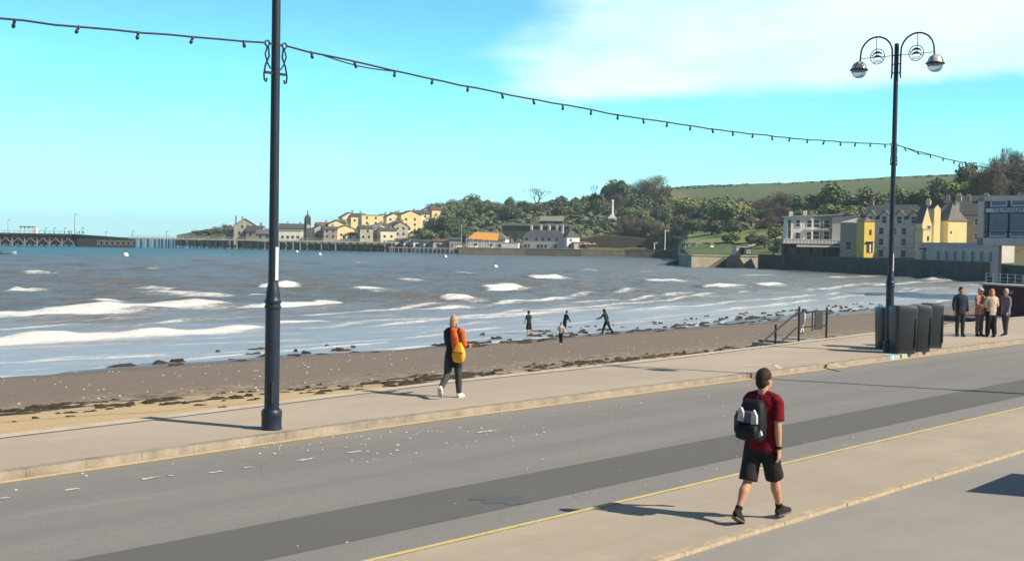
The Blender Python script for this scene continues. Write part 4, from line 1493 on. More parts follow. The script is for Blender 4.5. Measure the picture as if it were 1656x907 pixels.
# ------------------------------------------------------------------ town round the bay
def wallm(name, col, var=.1):
    return mat(name, col, .85, var, .6, .2, 4, spec=.2)


cream = wallm('cream_render', (.78, .64, .34))
cream2 = wallm('pale_cream_render', (.72, .66, .48))
yellow_w = wallm('yellow_render', (.72, .52, .12))
white_w = wallm('white_render', (.74, .73, .70))
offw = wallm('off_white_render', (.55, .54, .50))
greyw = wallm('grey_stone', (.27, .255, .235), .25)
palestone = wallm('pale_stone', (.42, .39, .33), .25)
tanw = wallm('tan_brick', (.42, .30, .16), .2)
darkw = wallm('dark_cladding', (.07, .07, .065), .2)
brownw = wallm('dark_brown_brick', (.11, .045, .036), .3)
slate = mat('slate_roof', (.075, .08, .085), .7, .25, .8, .3, 6)
slate_l = mat('grey_tile_roof', (.15, .145, .14), .8, .25, .8, .3, 6)
brown_r = mat('brown_tile_roof', (.13, .085, .055), .85, .25, .8, .3, 6)
lead_r = mat('pale_roof_sheet', (.38, .40, .40), .6, .15, .5)
glass_d = mat('window_glass', (.03, .038, .045), .18, .2, 1, spec=.6)
frame_w = mat('white_frame', (.7, .7, .68), .6, .05, 3)
seawall_m = mat('sea_wall_stone', (.085, .078, .07), .9, .35, .5, .5, 3)
quay_m = mat('quay_stone', (.10, .092, .08), .9, .35, .4, .5, 3)
jetty_m = mat('jetty_stone', (.33, .30, .24), .9, .35, .35, .5, 2.5)
timber = mat('pier_timber', (.055, .05, .047), .9, .4, .6)
timber_l = mat('pier_timber_pale', (.33, .31, .29), .9, .35, .8)
WIN = {}


def window(par, x, y, z, w, h, face, fr=True, m=None, name='window'):
    """face: 'f' front (-y), 'l' left (-x), 'r' right (+x)"""
    key = (round(w, 2), round(h, 2), face, fr)
    if key not in WIN:
        o = (0, -.03, 0) if face == 'f' else ((-.03, 0, 0) if face == 'l' else (.03, 0, 0))
        sz = (w, .06, h) if face == 'f' else (.06, w, h)
        pane = MB().box(o, sz)
        f2 = None
        if fr:
            f2 = MB()
            def b(cx, cz, sw, sh_):
                if face == 'f': f2.box((cx, -.05, cz), (sw, .10, sh_))
                elif face == 'l': f2.box((-.05, cx, cz), (.10, sw, sh_))
                else: f2.box((.05, cx, cz), (.10, sw, sh_))
            t_ = min(.12, w * .12)
            b(0, h / 2, w + t_, t_); b(0, -h / 2, w + 2.4 * t_, t_ * 1.3); b(-w / 2, 0, t_, h); b(w / 2, 0, t_, h); b(0, 0, w, t_ * .6)
            f2 = f2.mesh('frame')
        WIN[key] = (pane.mesh('window'), f2)
    p, f2 = WIN[key]
    o = link(name, p, m or glass_d, par, (x, y, z))
    if f2 is not None:
        link('frame', f2, frame_w, o)
    return o


def roof_part(kind, w, d, he, hr, ov=.35, along='x'):
    mb = MB()
    W, Dp = w / 2 + ov, d / 2 + ov
    t = .22
    if kind == 'flat':
        mb.box((0, 0, he + .12), (w + 2 * ov, d + 2 * ov, .26))
    elif kind == 'mono':
        mb.prism([(-W, he), (W, hr), (W, hr + t), (-W, he + t)], 'y', -Dp, Dp)
    elif kind == 'gable':
        if along == 'x':
            mb.prism([(-Dp, he - .12), (0, hr), (Dp, he - .12), (Dp, he + t - .1), (0, hr + t), (-Dp, he + t - .1)], 'x', -W, W)
        else:
            mb.prism([(-W, he - .12), (0, hr), (W, he - .12), (W, he + t - .1), (0, hr + t), (-W, he + t - .1)], 'y', -Dp, Dp)
    elif kind == 'hip':
        k = min(W, Dp) * .85
        if W >= Dp:
            r0, r1 = Vector((-W + k, 0, hr)), Vector((W - k, 0, hr))
            vs = [(-W, -Dp, he), (W, -Dp, he), (W, Dp, he), (-W, Dp, he), r0, r1]
            fs = [(0, 1, 5, 4), (1, 2, 5), (2, 3, 4, 5), (3, 0, 4), (3, 2, 1, 0)]
        else:
            r0, r1 = Vector((0, -Dp + k, hr)), Vector((0, Dp - k, hr))
            vs = [(-W, -Dp, he), (W, -Dp, he), (W, Dp, he), (-W, Dp, he), r0, r1]
            fs = [(0, 1, 4), (1, 2, 5, 4), (2, 3, 5), (3, 0, 4, 5), (3, 2, 1, 0)]
        mb.add(vs, fs)
    return mb


# distance factors that seat each building behind its neighbour's sunny side (about the camera height line)
PUSH = {'seafront_hotel': 1.10, 'annexe': 1.04, 'gabled_house': 1.05, 'tower_house': 1.07, 'chimney_gable': 1.08, 'yellow_house': 1.11, 'stone_house': 1.2, ('terrace_house', 1556): 1.1, ('terrace_house', 1600): 1.1, 'guest_house': 1.06,
        'yellow_block': 1.03, 'white_flats': 1.05, 'glazed_flats': 1.07, 'low_wing': 1.06, 'sun_lounge': 1.04}


def house(name, label, cat, px, yb, d, yaw, w, dp, he, hr, roof='gable', along='x', wm=cream, rm=slate, wins=(), lwins=(), rwins=(), chim=(), group=None, ov=.35, found=5):
    """wins: rows of (z, [x...], w, h) on the front; lwins / rwins on the sides"""
    k_ = PUSH.get(name if name != 'terrace_house' else (name, px), 1.045 if (px > 620 and 500 < d < 600) else 1.0)
    p = D(px, yb, d * k_)
    t = empty(name, p, R(yaw), label, cat, group)
    t.scale = (k_, k_, k_)
    mb = MB()
    if roof == 'gable' and along == 'y':
        mb.prism([(-w / 2, -found), (w / 2, -found), (w / 2, he), (0, hr - .02), (-w / 2, he)], 'y', -dp / 2, dp / 2)
    elif roof == 'gable':
        mb.prism([(-dp / 2, -found), (dp / 2, -found), (dp / 2, he), (0, hr - .02), (-dp / 2, he)], 'x', -w / 2, w / 2)
    elif roof == 'mono':
        mb.prism([(-w / 2, -found), (w / 2, -found), (w / 2, hr - .01), (-w / 2, he - .01)], 'y', -dp / 2, dp / 2)
    else:
        mb.box((0, 0, (he - found) / 2), (w, dp, he + found))
    mb.build('wall', wm, t)
    rf = roof_part(roof, w, dp, he, hr, ov, along).build('roof', rm, t)
    for z, xs, ww, wh in wins:
        for x in xs: window(t, x, -dp / 2, z, ww, wh, 'f', fr=ww * F / d > 5)
    for z, ys, ww, wh in lwins:
        for y in ys: window(t, -w / 2, y, z, ww, wh, 'l', fr=ww * F / d > 5)
    for z, ys, ww, wh in rwins:
        for y in ys: window(t, w / 2, y, z, ww, wh, 'r', fr=ww * F / d > 5)
    for x, y, hh, cm_2 in chim:
        hz = hr - (hr - he) * (2 * abs(x) / w if along == 'y' else 2 * abs(y) / dp) if roof == 'gable' else hr
        ch = MB().box((x, y, (hz - 1.6 + hr + hh) / 2), (.9, .8, hr + hh - hz + 1.6)).box((x, y, hr + hh + .06), (1.1, 1.0, .16))
        for q in (-.22, .22): ch.lathe([(.13, hr + hh + .1), (.11, hr + hh + .6)], (x + q, y, 0), 8)
        ch.build('chimney', cm_2, rf)
    return t


# --- white four-storey hotel with dormers
S_ = .135
t = house('seafront_hotel', 'white four-storey seafront hotel with slate roof and pointed dormers behind the right lamp post', 'hotel', 1452, 418, 272, -30, 13.0, 9.5, 8.6, 11.6, 'gable', 'x', wallm('white_hotel_render', (.76, .78, .80)), slate,
          wins=[(1.1, [-4.9, -2.6, 2.2, 4.9], 1.0, 1.5), (3.6, [-4.9, -2.6, 2.2, 4.9], 1.0, 1.45), (5.9, [-4.9, -2.6, .1, 2.2, 4.9], 1.0, 1.5)], rwins=[(6.6, [-.6, .5], .6, 1.5)], chim=[(-6, 0, .9, greyw), (6.2, 0, .9, cream2)])
for x in (-4.9, -1.9, 1.3, 4.3):
    dm = MB().prism([(x - .95, 7.3), (x + .95, 7.3), (x + .95, 9.3), (x, 10.4), (x - .95, 9.3)], 'y', -5.25, -2.4).build('dormer', white_w, t)
    MB().prism([(x - 1.15, 9.05), (x, 10.25), (x + 1.15, 9.05), (x + 1.15, 9.25), (x, 10.5), (x - 1.15, 9.25)], 'y', -5.5, -1.6).build('dormer_roof', slate, dm)
    window(t, x, -5.25, 8.35, 1.05, 1.5, 'f')
MB().box((0, -4.80, 2.35), (13.05, .12, .14)).box((0, -4.80, 4.75), (13.05, .12, .14)).build('string_course', offw, t)
# gable end and lit tower walls beside it
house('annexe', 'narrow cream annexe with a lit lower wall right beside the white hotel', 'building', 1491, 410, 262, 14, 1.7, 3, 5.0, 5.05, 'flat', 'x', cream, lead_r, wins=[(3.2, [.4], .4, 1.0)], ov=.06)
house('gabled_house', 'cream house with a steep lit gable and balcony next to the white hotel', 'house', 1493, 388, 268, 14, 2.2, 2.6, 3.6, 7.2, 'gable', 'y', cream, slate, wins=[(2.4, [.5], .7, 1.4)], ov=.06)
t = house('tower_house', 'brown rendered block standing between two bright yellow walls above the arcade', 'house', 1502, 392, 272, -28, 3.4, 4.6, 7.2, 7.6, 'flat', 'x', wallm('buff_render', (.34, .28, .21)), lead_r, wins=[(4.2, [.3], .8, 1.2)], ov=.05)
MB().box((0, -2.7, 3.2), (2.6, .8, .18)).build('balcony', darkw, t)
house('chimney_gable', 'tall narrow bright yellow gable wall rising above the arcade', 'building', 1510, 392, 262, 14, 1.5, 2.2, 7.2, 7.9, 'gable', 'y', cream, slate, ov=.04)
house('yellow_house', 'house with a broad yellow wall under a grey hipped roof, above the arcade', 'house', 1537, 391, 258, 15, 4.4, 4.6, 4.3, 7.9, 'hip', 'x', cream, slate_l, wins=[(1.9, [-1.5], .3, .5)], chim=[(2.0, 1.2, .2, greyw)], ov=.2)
house('stone_house', 'grey stone house with a bay between the yellow house and the glass theatre', 'house', 1571, 394, 250, -28, 6.0, 7, 5.6, 8.4, 'gable', 'x', wallm('taupe_stone', (.42, .37, .32), .2), slate,
      wins=[(1.4, [-1.2, 1.4], 1.0, 1.2), (4.3, [-1.2, 1.4], .9, 1.4)], chim=[(-2.6, 0, 1.2, palestone), (2.6, 0, 1.2, palestone)])
house('terrace_house', 'grey slate-roofed terrace with tall pale chimneys behind the yellow house', 'house', 1556, 378, 290, -25, 8.0, 7, 4.0, 7.0, 'gable', 'x', palestone, slate, wins=[(2.4, [-2, 1.6], .9, 1.3)], chim=[(-3.4, 0, 1.5, palestone), (-1.2, 0, 1.6, palestone), (1.2, 0, 1.6, palestone)])
house('terrace_house', 'dark slate-roofed house behind the theatre, highest of the right group', 'house', 1600, 362, 300, -25, 14.0, 8, 3.0, 6.6, 'gable', 'x', greyw, slate, wins=[(1.4, [-3, 0, 3], .9, 1.3)])

# --- grey building with yellow end, white flats, cafe
house('guest_house', 'grey rendered two-storey building with one bright yellow end wall', 'building', 1385, 410, 283, -27, 6.2, 6.2, 7.0, 8.0, 'hip', 'x', wallm('mid_grey_render', (.40, .39, .37)), lead_r,
      wins=[(5.4, [.9], .6, 1.3), (1.8, [-1.2], 1.3, 2.0)], ov=.25)
t = house('yellow_block', 'bright yellow block with a dark doorway left of the white hotel', 'building', 1399, 411, 277, 15, 2.6, 3.2, 7.3, 8.2, 'hip', 'x', yellow_w, slate_l, wins=[(4.9, [.25], .5, 1.2)], ov=.15)
MB().box((.15, -1.63, 1.5), (1.5, .08, 2.3)).build('doorway', darkw, t)
MB().box((.15, -1.85, 2.78), (1.9, .5, .12)).build('canopy', slate, t)
MB().box((.2, -1.70, 1.4), (.32, .06, 2.0)).build('door', frame_w, t)
t = house('white_flats', 'modern white flats with flat overhanging roof and open balconies', 'flats', 1290, 391, 305, -8, 6.4, 8, 5.9, 6.4, 'mono', 'x', white_w, lead_r,
          wins=[(1.5, [-.4], 1.1, 1.5), (4.4, [-.4], 1.1, 1.6), (1.5, [2.3], 1.2, 1.8), (4.4, [2.3], 1.2, 1.8), (3.0, [-2.4], .8, 4.6)], chim=[(-1.8, 0, .5, white_w), (1.6, 0, .7, white_w)], ov=.6)
MB().box((2.3, -4.5, 3.0), (2.2, 1.0, .25)).build('balcony', white_w, t)
t = house('glazed_flats', 'dark glazed flats with a sloping pale roof between white flats and grey building', 'flats', 1333, 391, 300, -10, 6.8, 8, 5.9, 6.5, 'mono', 'x', wallm('blue_grey_render', (.22, .24, .27)), lead_r,
          wins=[(1.5, [-2.2, .2, 2.2], 1.5, 2.0), (4.3, [-2.2, .2, 2.2], 1.5, 2.0)], ov=.5)
MB().box((-1.4, -4.6, 2.95), (3.9, 1.1, .22)).build('balcony', white_w, t)
house('low_wing', 'pale single-pitched wing with long light roof joining the glazed flats', 'building', 1366, 392, 300, -14, 6.0, 7, 5.6, 6.3, 'mono', 'x', offw, lead_r, wins=[(4.0, [.6], .5, 1.0)], ov=.3)
t = empty('seafront_cafe', D(1322, 414.5, 312), R(-8), 'long dark seafront cafe with a white balustraded roof terrace', 'cafe')
MB().box((0, 3, .5), (17, 6, 5.2)).build('wall', darkw, t)
MB().box((0, 2.6, 3.2), (17.6, 7.2, .22)).build('terrace_deck', offw, t)
bl = MB()
for x in np.arange(-8.5, 8.6, .85): bl.box((x, -.9, 3.75), (.16, .16, .9))
bl.bar((-8.6, -.9, 4.2), (8.6, -.9, 4.2), .18).box((0, -.9, 3.7), (17.2, .05, .7))
bl.build('balustrade', white_w, t)
MB().box((1.2, -.6, 2.55), (13, .9, .5)).build('fascia', white_w, t)
for x in (-6.3, -3.2, 0, 3.2, 6.3): window(t, x, 0, 1.1, 2.3, 1.9, 'f', fr=False)
house('sun_lounge', 'small pale pavilion with arched window beside the cafe terrace', 'pavilion', 1370, 401, 292, -20, 2.4, 3, 4.0, 4.8, 'hip', 'x', white_w, lead_r, wins=[(1.3, [0], 1.1, 1.0)], ov=.15)
h_m = mat('hedge_green', (.05, .085, .03), .9, .35, .8, .6, 3)

# --- arcade with round-arched windows
a0, a1 = D(1489, 426, 260), D(1612, 430, 238)
ax = (a1 - a0); L = ax.length
t = empty('arcade', a0, math.atan2(ax.y, ax.x), 'pale single-storey arcade with a row of round-arched windows', 'arcade')
aw = wallm('arcade_stone', (.62, .58, .53), .12)
MB().box((L / 2 - .3, 2.05, 1.4), (L + .6, 4, 5.6)).build('wall', aw, t)
MB().box((L / 2 - .3, 1.9, 4.3), (L + .9, 4.4, .25)).box((L / 2 - .3, .0, 3.55), (L + .7, .16, .14)).build('cornice', offw, t)
am = MB().prism([(-.36, -1.15), (.36, -1.15)] + [(.36 * math.cos(a), .55 + .5 * math.sin(a)) for a in [math.pi * k / 10 for k in range(11)]], 'y', -.03, .05).mesh('window')
sr = MB().tube([(-.44, -.04, -1.15), (-.44, -.04, .5)] + [(.44 * math.cos(math.pi - a), -.04, .55 + .58 * math.sin(a)) for a in [math.pi * k / 10 for k in range(11)]] + [(.44, -.04, -1.15)], .07, 5).mesh('surround')
for px in (1519, 1533, 1547, 1561, 1575, 1589, 1603):
    f = (px - 1489) / (1612 - 1489)
    o = link('window', am, glass_d, t, (L * f, -.02, 1.75))
    link('surround', sr, frame_w, o)
MB().box((.9, -.04, 1.4), (.9, .10, 2.6)).build('door', glass_d, t)
MB().box((1.1, -.5, 3.1), (1.2, 1.0, .3)).build('canopy', mat('dull_red', (.22, .06, .05), .8), t)

# --- glass-fronted theatre on legs
c0 = D(1581, 396, 150)
t = empty('theatre', Vector((c0.x, c0.y, 0)), R(-60), 'pale theatre on tall legs with wide glass front and a lettered sign band', 'theatre')
th_w = wallm('theatre_panel', (.64, .59, .52), .1)
zb, zt, Wt = 3.75, 9.65, 25.0
mb = MB()
mb.box((Wt / 2, 6.2, (zb + zt) / 2), (Wt, 12, zt - zb))
mb.build('wall', th_w, t)
fr = MB()
for bx, bz, bw, bh in ((Wt / 2, zb + .45, Wt, .9), (Wt / 2, zt - .3, Wt, .6), (.45, (zb + zt) / 2, .9, zt - zb)):
    fr.box((bx, .1, bz), (bw, .5, bh - .01))
fr.build('surround', th_w, t)
MB().box((Wt / 2 + .4, .14, 6.9), (Wt - 1.2, .10, 4.4)).build('window', mat('theatre_glass', (.10, .13, .17), .2, .3, .35, spec=.6), t)
gb = MB()
for k in range(8):
    gb.box((1.4 + k * 2.9, .06, 6.9), (.14, .16, 4.4))
for z in (5.35, 7.65, 8.25): gb.box((Wt / 2 + .4, .05, z), (Wt - 1.2, .14, .14))
gb.build('mullion', darkw, t)
pfm = mat('pale_frame', (.75, .8, .85), .5)
for k in range(7):
    for z0, hh in ((4.98, .5), (8.62, .55)):
        x0 = 1.55 + k * 2.9
        MB().box((x0 + 1.3, .04, z0 + hh / 2 + .18), (2.3, .1, .1)).box((x0 + 1.3, .04, z0 - hh / 2 + .1), (2.3, .1, .1)).box((x0 + .2, .04, z0 + .14), (.12, .1, hh)).box((x0 + 2.4, .04, z0 + .14), (.12, .1, hh)).build('pane_frame', pfm, t)
MB().box((Wt / 2 + .4, .0, 7.95), (Wt - 1.4, .08, .50)).build('sign_band', mat('sign_white', (.62, .66, .68), .6, .05), t)
tcu = bpy.data.curves.new('sign_lettering', 'FONT')
tcu.body = 'THE MOWLEM THEATRE   THE MOWLEM THEATRE'
tcu.size = .52; tcu.extrude = .012
to = bpy.data.objects.new('tmp_text', tcu)
COL.objects.link(to)
dg = bpy.context.evaluated_depsgraph_get(); dg.update()
tm = bpy.data.meshes.new_from_object(to.evaluated_get(dg))
bpy.data.objects.remove(to)
o = link('sign_lettering', tm, mat('sign_ink', (.06, .07, .09), .7, .05), t, (2.1, -.055, 7.77))
o.rotation_euler = (R(90), 0, 0); o.scale = (1.25, 1, 1)
MB().box((Wt / 2 + 3, 5, zt + .3), (Wt - 6, 9, .6)).build('roof', offw, t)
MB().box((Wt / 2 + 6, 5.5, zt + .9), (Wt - 11, 7, .6)).build('roof_upstand', offw, t)
for x, y in ((2.4, .6), (8.0, .6), (13.6, .6), (19, .6), (24, .6), (2.4, 8), (8, 8)):
    MB().box((x, y, 1.0), (.8, .6, 5.5)).build('leg', th_w, t)
MB().box((Wt / 2 + 3.4, 9, 1.3), (Wt - 4, .3, 4.9)).build('back_wall', wallm('back_wall_grey', (.24, .24, .23)), t)
# terrace block and railing below it
q0, q1 = D(1592, 458, 128), D(1720, 458, 112)
t = empty('terrace_block', Vector((q0.x, q0.y, 0)), math.atan2((q1 - q0).y, (q1 - q0).x), 'dark stone terrace block under the theatre legs, standing in the water', 'sea wall')
L = (q1 - q0).length
MB().box((L / 2, 5, -2.2), (L, 10, 3.7)).build('wall', seawall_m, t)
t = empty('terrace_railing', Vector((q0.x, q0.y, -.35)), math.atan2((q1 - q0).y, (q1 - q0).x), 'thin grey railing along the terrace below the theatre', 'railing')
rl_ = MB()
for z in (.45, .8, 1.15): rl_.bar((0, .15, z), (L, .15, z), .05)
rl_.build('rail', steel, t)
pm = MB().bar((0, .15, 0), (0, .15, 1.2), .06).mesh('baluster')
for k in range(int(L / 1.6) + 1): link('baluster', pm, steel, t, (k * 1.6, 0, 0))
# dark brown wall behind the chatting group
b0, b1 = D(1588, 498, 92), D(1720, 488, 84)
dv_ = b1 - b0
t = empty('brick_wall', Vector((b0.x, b0.y, 0)), math.atan2(dv_.y, dv_.x), 'dark red-brown wall with a pale coping behind the chatting group', 'wall')
L = Vector((dv_.x, dv_.y, 0)).length
MB().box((L / 2, .3, -.55), (L, .6, 2.3)).build('wall', brownw, t)
MB().box((L / 2, .3, .66), (L + .3, .9, .12)).build('coping', offw, t)
MB().box((3.0, -.03, .15), (.8, .05, .2)).build('notice', mat('faded_notice', (.3, .3, .3), .7, .1), t)
# low walls running out from the promenade end
for pxa, ya, da, pxb, yb_, db, hh, m_, lab in ((1512, 507, 84, 1600, 506, 78, .9, seawall_m, 'low dark stone wall on the beach beyond the bins'), (1512, 521, 72, 1570, 520, 69, .6, mat('algae_stone', (.20, .21, .12), .9, .4, 2, .4, 8), 'low green algae covered stone groyne beyond the bins')):
    a, b = D(pxa, ya, da), D(pxb, yb_, db)
    dd = b - a
    o = MB().box((dd.length / 2, 0, -1.2), (dd.length, .6, 2.4)).build('beach_wall', m_, loc=(a.x, a.y, a.z), rotz=math.atan2(dd.y, dd.x))
    tag(o, lab, 'wall')

# --- sea wall on the right of the bay
def wall_line(name, pts, zt, th, m, label, cat, cop=None):
    mb, cp = MB(), MB()
    for (a, b) in zip(pts[:-1], pts[1:]):
        d = (b - a); d.z = 0
        n = Vector((-d.y, d.x, 0)).normalized() * th
        d_ = d.normalized() * .15
        A0_, B0_ = a - d_, b + d_
        q = [A0_, B0_, B0_ + n, A0_ + n]
        mb.add([(p.x, p.y, -5) for p in q] + [(p.x, p.y, zt) for p in q], [(0, 1, 2, 3), (4, 5, 6, 7)] + [(i, (i + 1) % 4, (i + 1) % 4 + 4, i + 4) for i in range(4)])
        cp.bar((A0_ + n * .5) + Vector((0, 0, zt + .1 - a.z)), (B0_ + n * .5) + Vector((0, 0, zt + .1 - b.z)), th * 1.2, .2)
    t = empty(name, pts[0].copy(), 0, label, cat)
    o = mb.build('wall', m, t); o.location = -pts[0]
    if cop:
        o = cp.build('coping', cop, t); o.location = -pts[0]
    return t


S2 = lambda px, y: G(px, y, SEA)
wall_line('sea_wall', [S2(1226, 434), S2(1300, 437), S2(1400, 443), S2(1500, 449.5), S2(1600, 456)], .85, 1.2, seawall_m, 'long dark stone sea wall along the water below the hotels', 'sea wall', quay_m)
wall_line('quay_wall', [S2(742, 411.5), S2(850, 413), S2(940, 414.5), S2(1010, 415.5), S2(1092, 417)], .35, 2.0, quay_m, 'long low dark quay wall on the far shore under the white terrace', 'quay', mat('quay_coping', (.26, .245, .22), .9))
# stone jetty
t = empty('stone_jetty', S2(1160, 431), 0, 'pale stone jetty with a sloping ramp jutting into the water', 'jetty')
pts = [S2(1098, 429.5), S2(1118, 432), S2(1228, 433), S2(1228, 424), S2(1104, 424)]
mb = MB()
mb.add([(p.x, p.y, -5) for p in pts] + [(p.x, p.y, .45) for p in pts], [(0, 1, 2, 3, 4), (5, 6, 7, 8, 9)] + [(i, (i + 1) % 5, (i + 1) % 5 + 5, i + 5) for i in range(5)])
o = mb.build('body', jetty_m, t); o.location = -t.location
rp = MB()
a, b = S2(1122, 432), S2(1150, 432)
rp.add([(a.x + 3.5, a.y - 1.3, -2.7), (b.x + 3.5, b.y - 1.3, .4), (b.x + 3.5, b.y - .2, .4), (a.x + 3.5, a.y - .2, -2.7), (a.x + 2.5, a.y - 1.3, -4), (b.x + 4.2, b.y - 1.3, -4)], [(0, 1, 2, 3), (0, 4, 5, 1)])
o = rp.build('ramp', seawall_m, t); o.location = -t.location
cp = MB()
for a, b in zip(pts[:3], pts[1:3]):
    cp.bar((a.x, a.y, .55), (b.x, b.y, .55), .5, .25)
o = cp.build('coping', palestone, t); o.location = -t.location
sl = MB()
a = S2(1060, 428.5); b = S2(1100, 429)
sl.add([(a.x, a.y, -2.75), (a.x, a.y + 5, -2.75), (b.x, b.y + 5, -1.2), (b.x, b.y, -1.2), (a.x, a.y, -4), (b.x, b.y, -4)], [(0, 1, 2, 3), (0, 4, 5, 3)])
o = sl.build('slipway', seawall_m, t); o.location = -t.location
# kiosk, shelter and bandstand there
t = house('kiosk', 'small pale kiosk on the stone jetty', 'kiosk', 1194, 413, 348, 20, 2.6, 2.4, 2.3, 2.6, 'flat', 'x', offw, lead_r, wins=[(1.2, [0], 1.2, .9)], ov=.25, found=1.2)
house('ticket_hut', 'small dark hut with a pale window beside the jetty kiosk', 'hut', 1207, 414, 346, 15, 2.2, 2.2, 2.2, 2.5, 'flat', 'x', darkw, slate, wins=[(1.3, [.1], 1.0, .7)], ov=.15, found=1.2)
t = empty('bandstand', D(1107, 404.5, 425), 0, 'small open bandstand with dark hipped roof near the jetty', 'bandstand')
MB().lathe([(2.2, -2), (2.2, .3)], seg=8).build('base', palestone, t)
MB().lathe([(2.5, 2.2), (2.3, 2.5), (.3, 3.6), (.05, 4.0)], seg=8).build('roof', slate, t)
for k in range(8):
    a = 2 * math.pi * k / 8
    MB().box((1.9 * math.cos(a), 1.9 * math.sin(a), 1.2), (.22, .22, 2.0)).build('column', white_w, t)
house('shelter', 'small white shelter right of the bandstand', 'shelter', 1128, 404, 420, 15, 2.6, 2.4, 1.9, 2.8, 'hip', 'x', white_w, slate_l, wins=[(1.0, [0], 1.2, .8)], found=2)
house('gate_pier', 'little white gate house by the road above the jetty', 'hut', 1150, 404, 400, 20, 1.3, 1.3, 1.8, 2.5, 'hip', 'x', white_w, slate_l, found=2)
# monument column on the wooded slope
t = empty('monument_column', on_land(988, 357), 0, 'tall thin white monument column standing among dark trees', 'monument')
MB().box((0, 0, .6), (4.2, 3.2, 2.4)).box((0, 0, 2.0), (2.6, 2.2, 1.2)).build('plinth', white_w, t)
MB().lathe([(.75, 2.4), (.7, 3), (.55, 9.2), (.75, 9.6), (.75, 9.9), (.3, 10.4)], seg=10).build('shaft', white_w, t)

# --- white terrace on the quay with chimneys
t = house('white_terrace', 'long white two-storey terrace on the quay with slate roof and five lit chimneys', 'terrace', 882, 403, 545, -16, 18.5, 8, 5.6, 8.6, 'hip', 'x', wallm('white_terrace_render', (.62, .61, .58)), slate,
          wins=[(1.3, [-8, -6.5, -2.2, -.6, 1.2, 5.5], .9, 1.5), (4.3, [-7.5, -3.2, -.2, 2.6, 6], .9, 1.2)], chim=[(-6.5, 0, 1.4, white_w), (-2.2, 0, 1.6, white_w), (1.6, 0, 1.6, white_w), (5, 0, 1.4, white_w), (7.6, 0, 1.8, white_w)])
house('end_house', 'white end house with lit gable at the right of the white quay terrace', 'house', 921, 402, 540, 24, 6.2, 7, 5.0, 8.3, 'hip', 'x', white_w, slate, wins=[(1.3, [-1.6], .9, 1.3), (3.7, [-1.2], .9, 1.0)])
t = house('quay_cafe', 'low pale quay cafe with a dark opening right of the white terrace', 'cafe', 938, 402, 536, 10, 6.0, 4, 2.6, 2.9, 'flat', 'x', offw, lead_r, wins=[(1.2, [.4], 3.2, 1.4)])
for px in (946, 953, 960):
    o = empty('parasol', D(px, 402, 558), 0, {946: 'orange parasol nearest the quay cafe', 953: 'middle orange parasol by the quay cafe', 960: 'orange parasol furthest right of the quay cafe'}[px], 'parasol', 'orange parasols by the quay cafe')
    MB().lathe([(.05, 0), (.05, 2.2)], seg=6).build('pole', steel, o)
    MB().lathe([(1.25, 1.9), (1.2, 2.0), (.1, 2.6)], seg=8).build('canopy', mat('orange_canvas', (.55, .23, .12), .8), o)
# dark long building with pale curved roofs behind
t = empty('long_hall', D(866, 396, 600), R(-6), 'long dark hall with scalloped pale green roof edge behind the white terrace', 'hall')
MB().box((0, 4, 3.5), (33, 8, 11)).build('wall', wallm('dark_hall_wall', (.10, .10, .085), .25), t)
rf = MB()
for k in range(5):
    x = -13.4 + k * 6.7
    rf.prism([(x - 3.3, 9.0), (x + 3.3, 9.3), (x + 3.3, 10.1)] + [(x + 3.3 - 6.6 * q, 10.1 + .6 * math.sin(math.pi * q)) for q in (.2, .4, .6, .8)] + [(x - 3.3, 9.9)], 'y', -1.0, 8.6)
rf.build('roof', mat('sage_roof', (.20, .215, .17), .8, .15, .4), t)
for k in range(8): window(t, -14 + k * 4, 0, 4.6, 2.6, 3.2, 'f', fr=False, m=mat('hall_glass', (.055, .06, .055), .3))
house('upper_house', 'house with a broad pale roof just above the long dark hall', 'house', 893, 365, 625, -8, 11.5, 8, 2.2, 4.6, 'gable', 'x', darkw, mat('sage_tile', (.21, .22, .18), .85, .15), wins=[(1, [-3, 0, 3], 1.4, 1.0)])
# boat yard building with orange awning
t = house('boat_club', 'low club house with hipped grey roof behind the orange awning', 'club house', 790, 403, 552, -12, 17, 8, 4.6, 7.9, 'hip', 'x', white_w, slate_l, wins=[(1.8, [-5, 2, 6], 1.6, 1.4)], found=3)
p = D(783, 399, 562)
o = empty('awning', p, R(-10), 'long bright orange awning on the boat club front', 'awning')
MB().add([(-7.5, -1.8, 3.6), (6.5, -1.8, 2.9), (6.5, 1.2, 6.2), (-4.5, 1.2, 6.6), (-7.5, -1.8, 3.45), (6.5, -1.8, 2.75), (6.5, 1.2, 6.05), (-4.5, 1.2, 6.45)], [(0, 1, 2, 3), (7, 6, 5, 4), (0, 4, 5, 1), (1, 5, 6, 2), (2, 6, 7, 3), (3, 7, 4, 0)]).build('canopy', mat('orange_canvas_bright', (.70, .33, .05), .8, .2, 1.0, streak=(1, 6, 6)), o)
for x in (-6, -1, 5): MB().bar((x, -1.6, -2), (x, -1.6, 3.3), .15).build('post', white_w, o)
house('harbour_office', 'plain white block right of the orange awning', 'building', 826, 403, 536, -6, 7.0, 5, 2.6, 2.8, 'flat', 'x', white_w, lead_r, found=3, ov=.1)
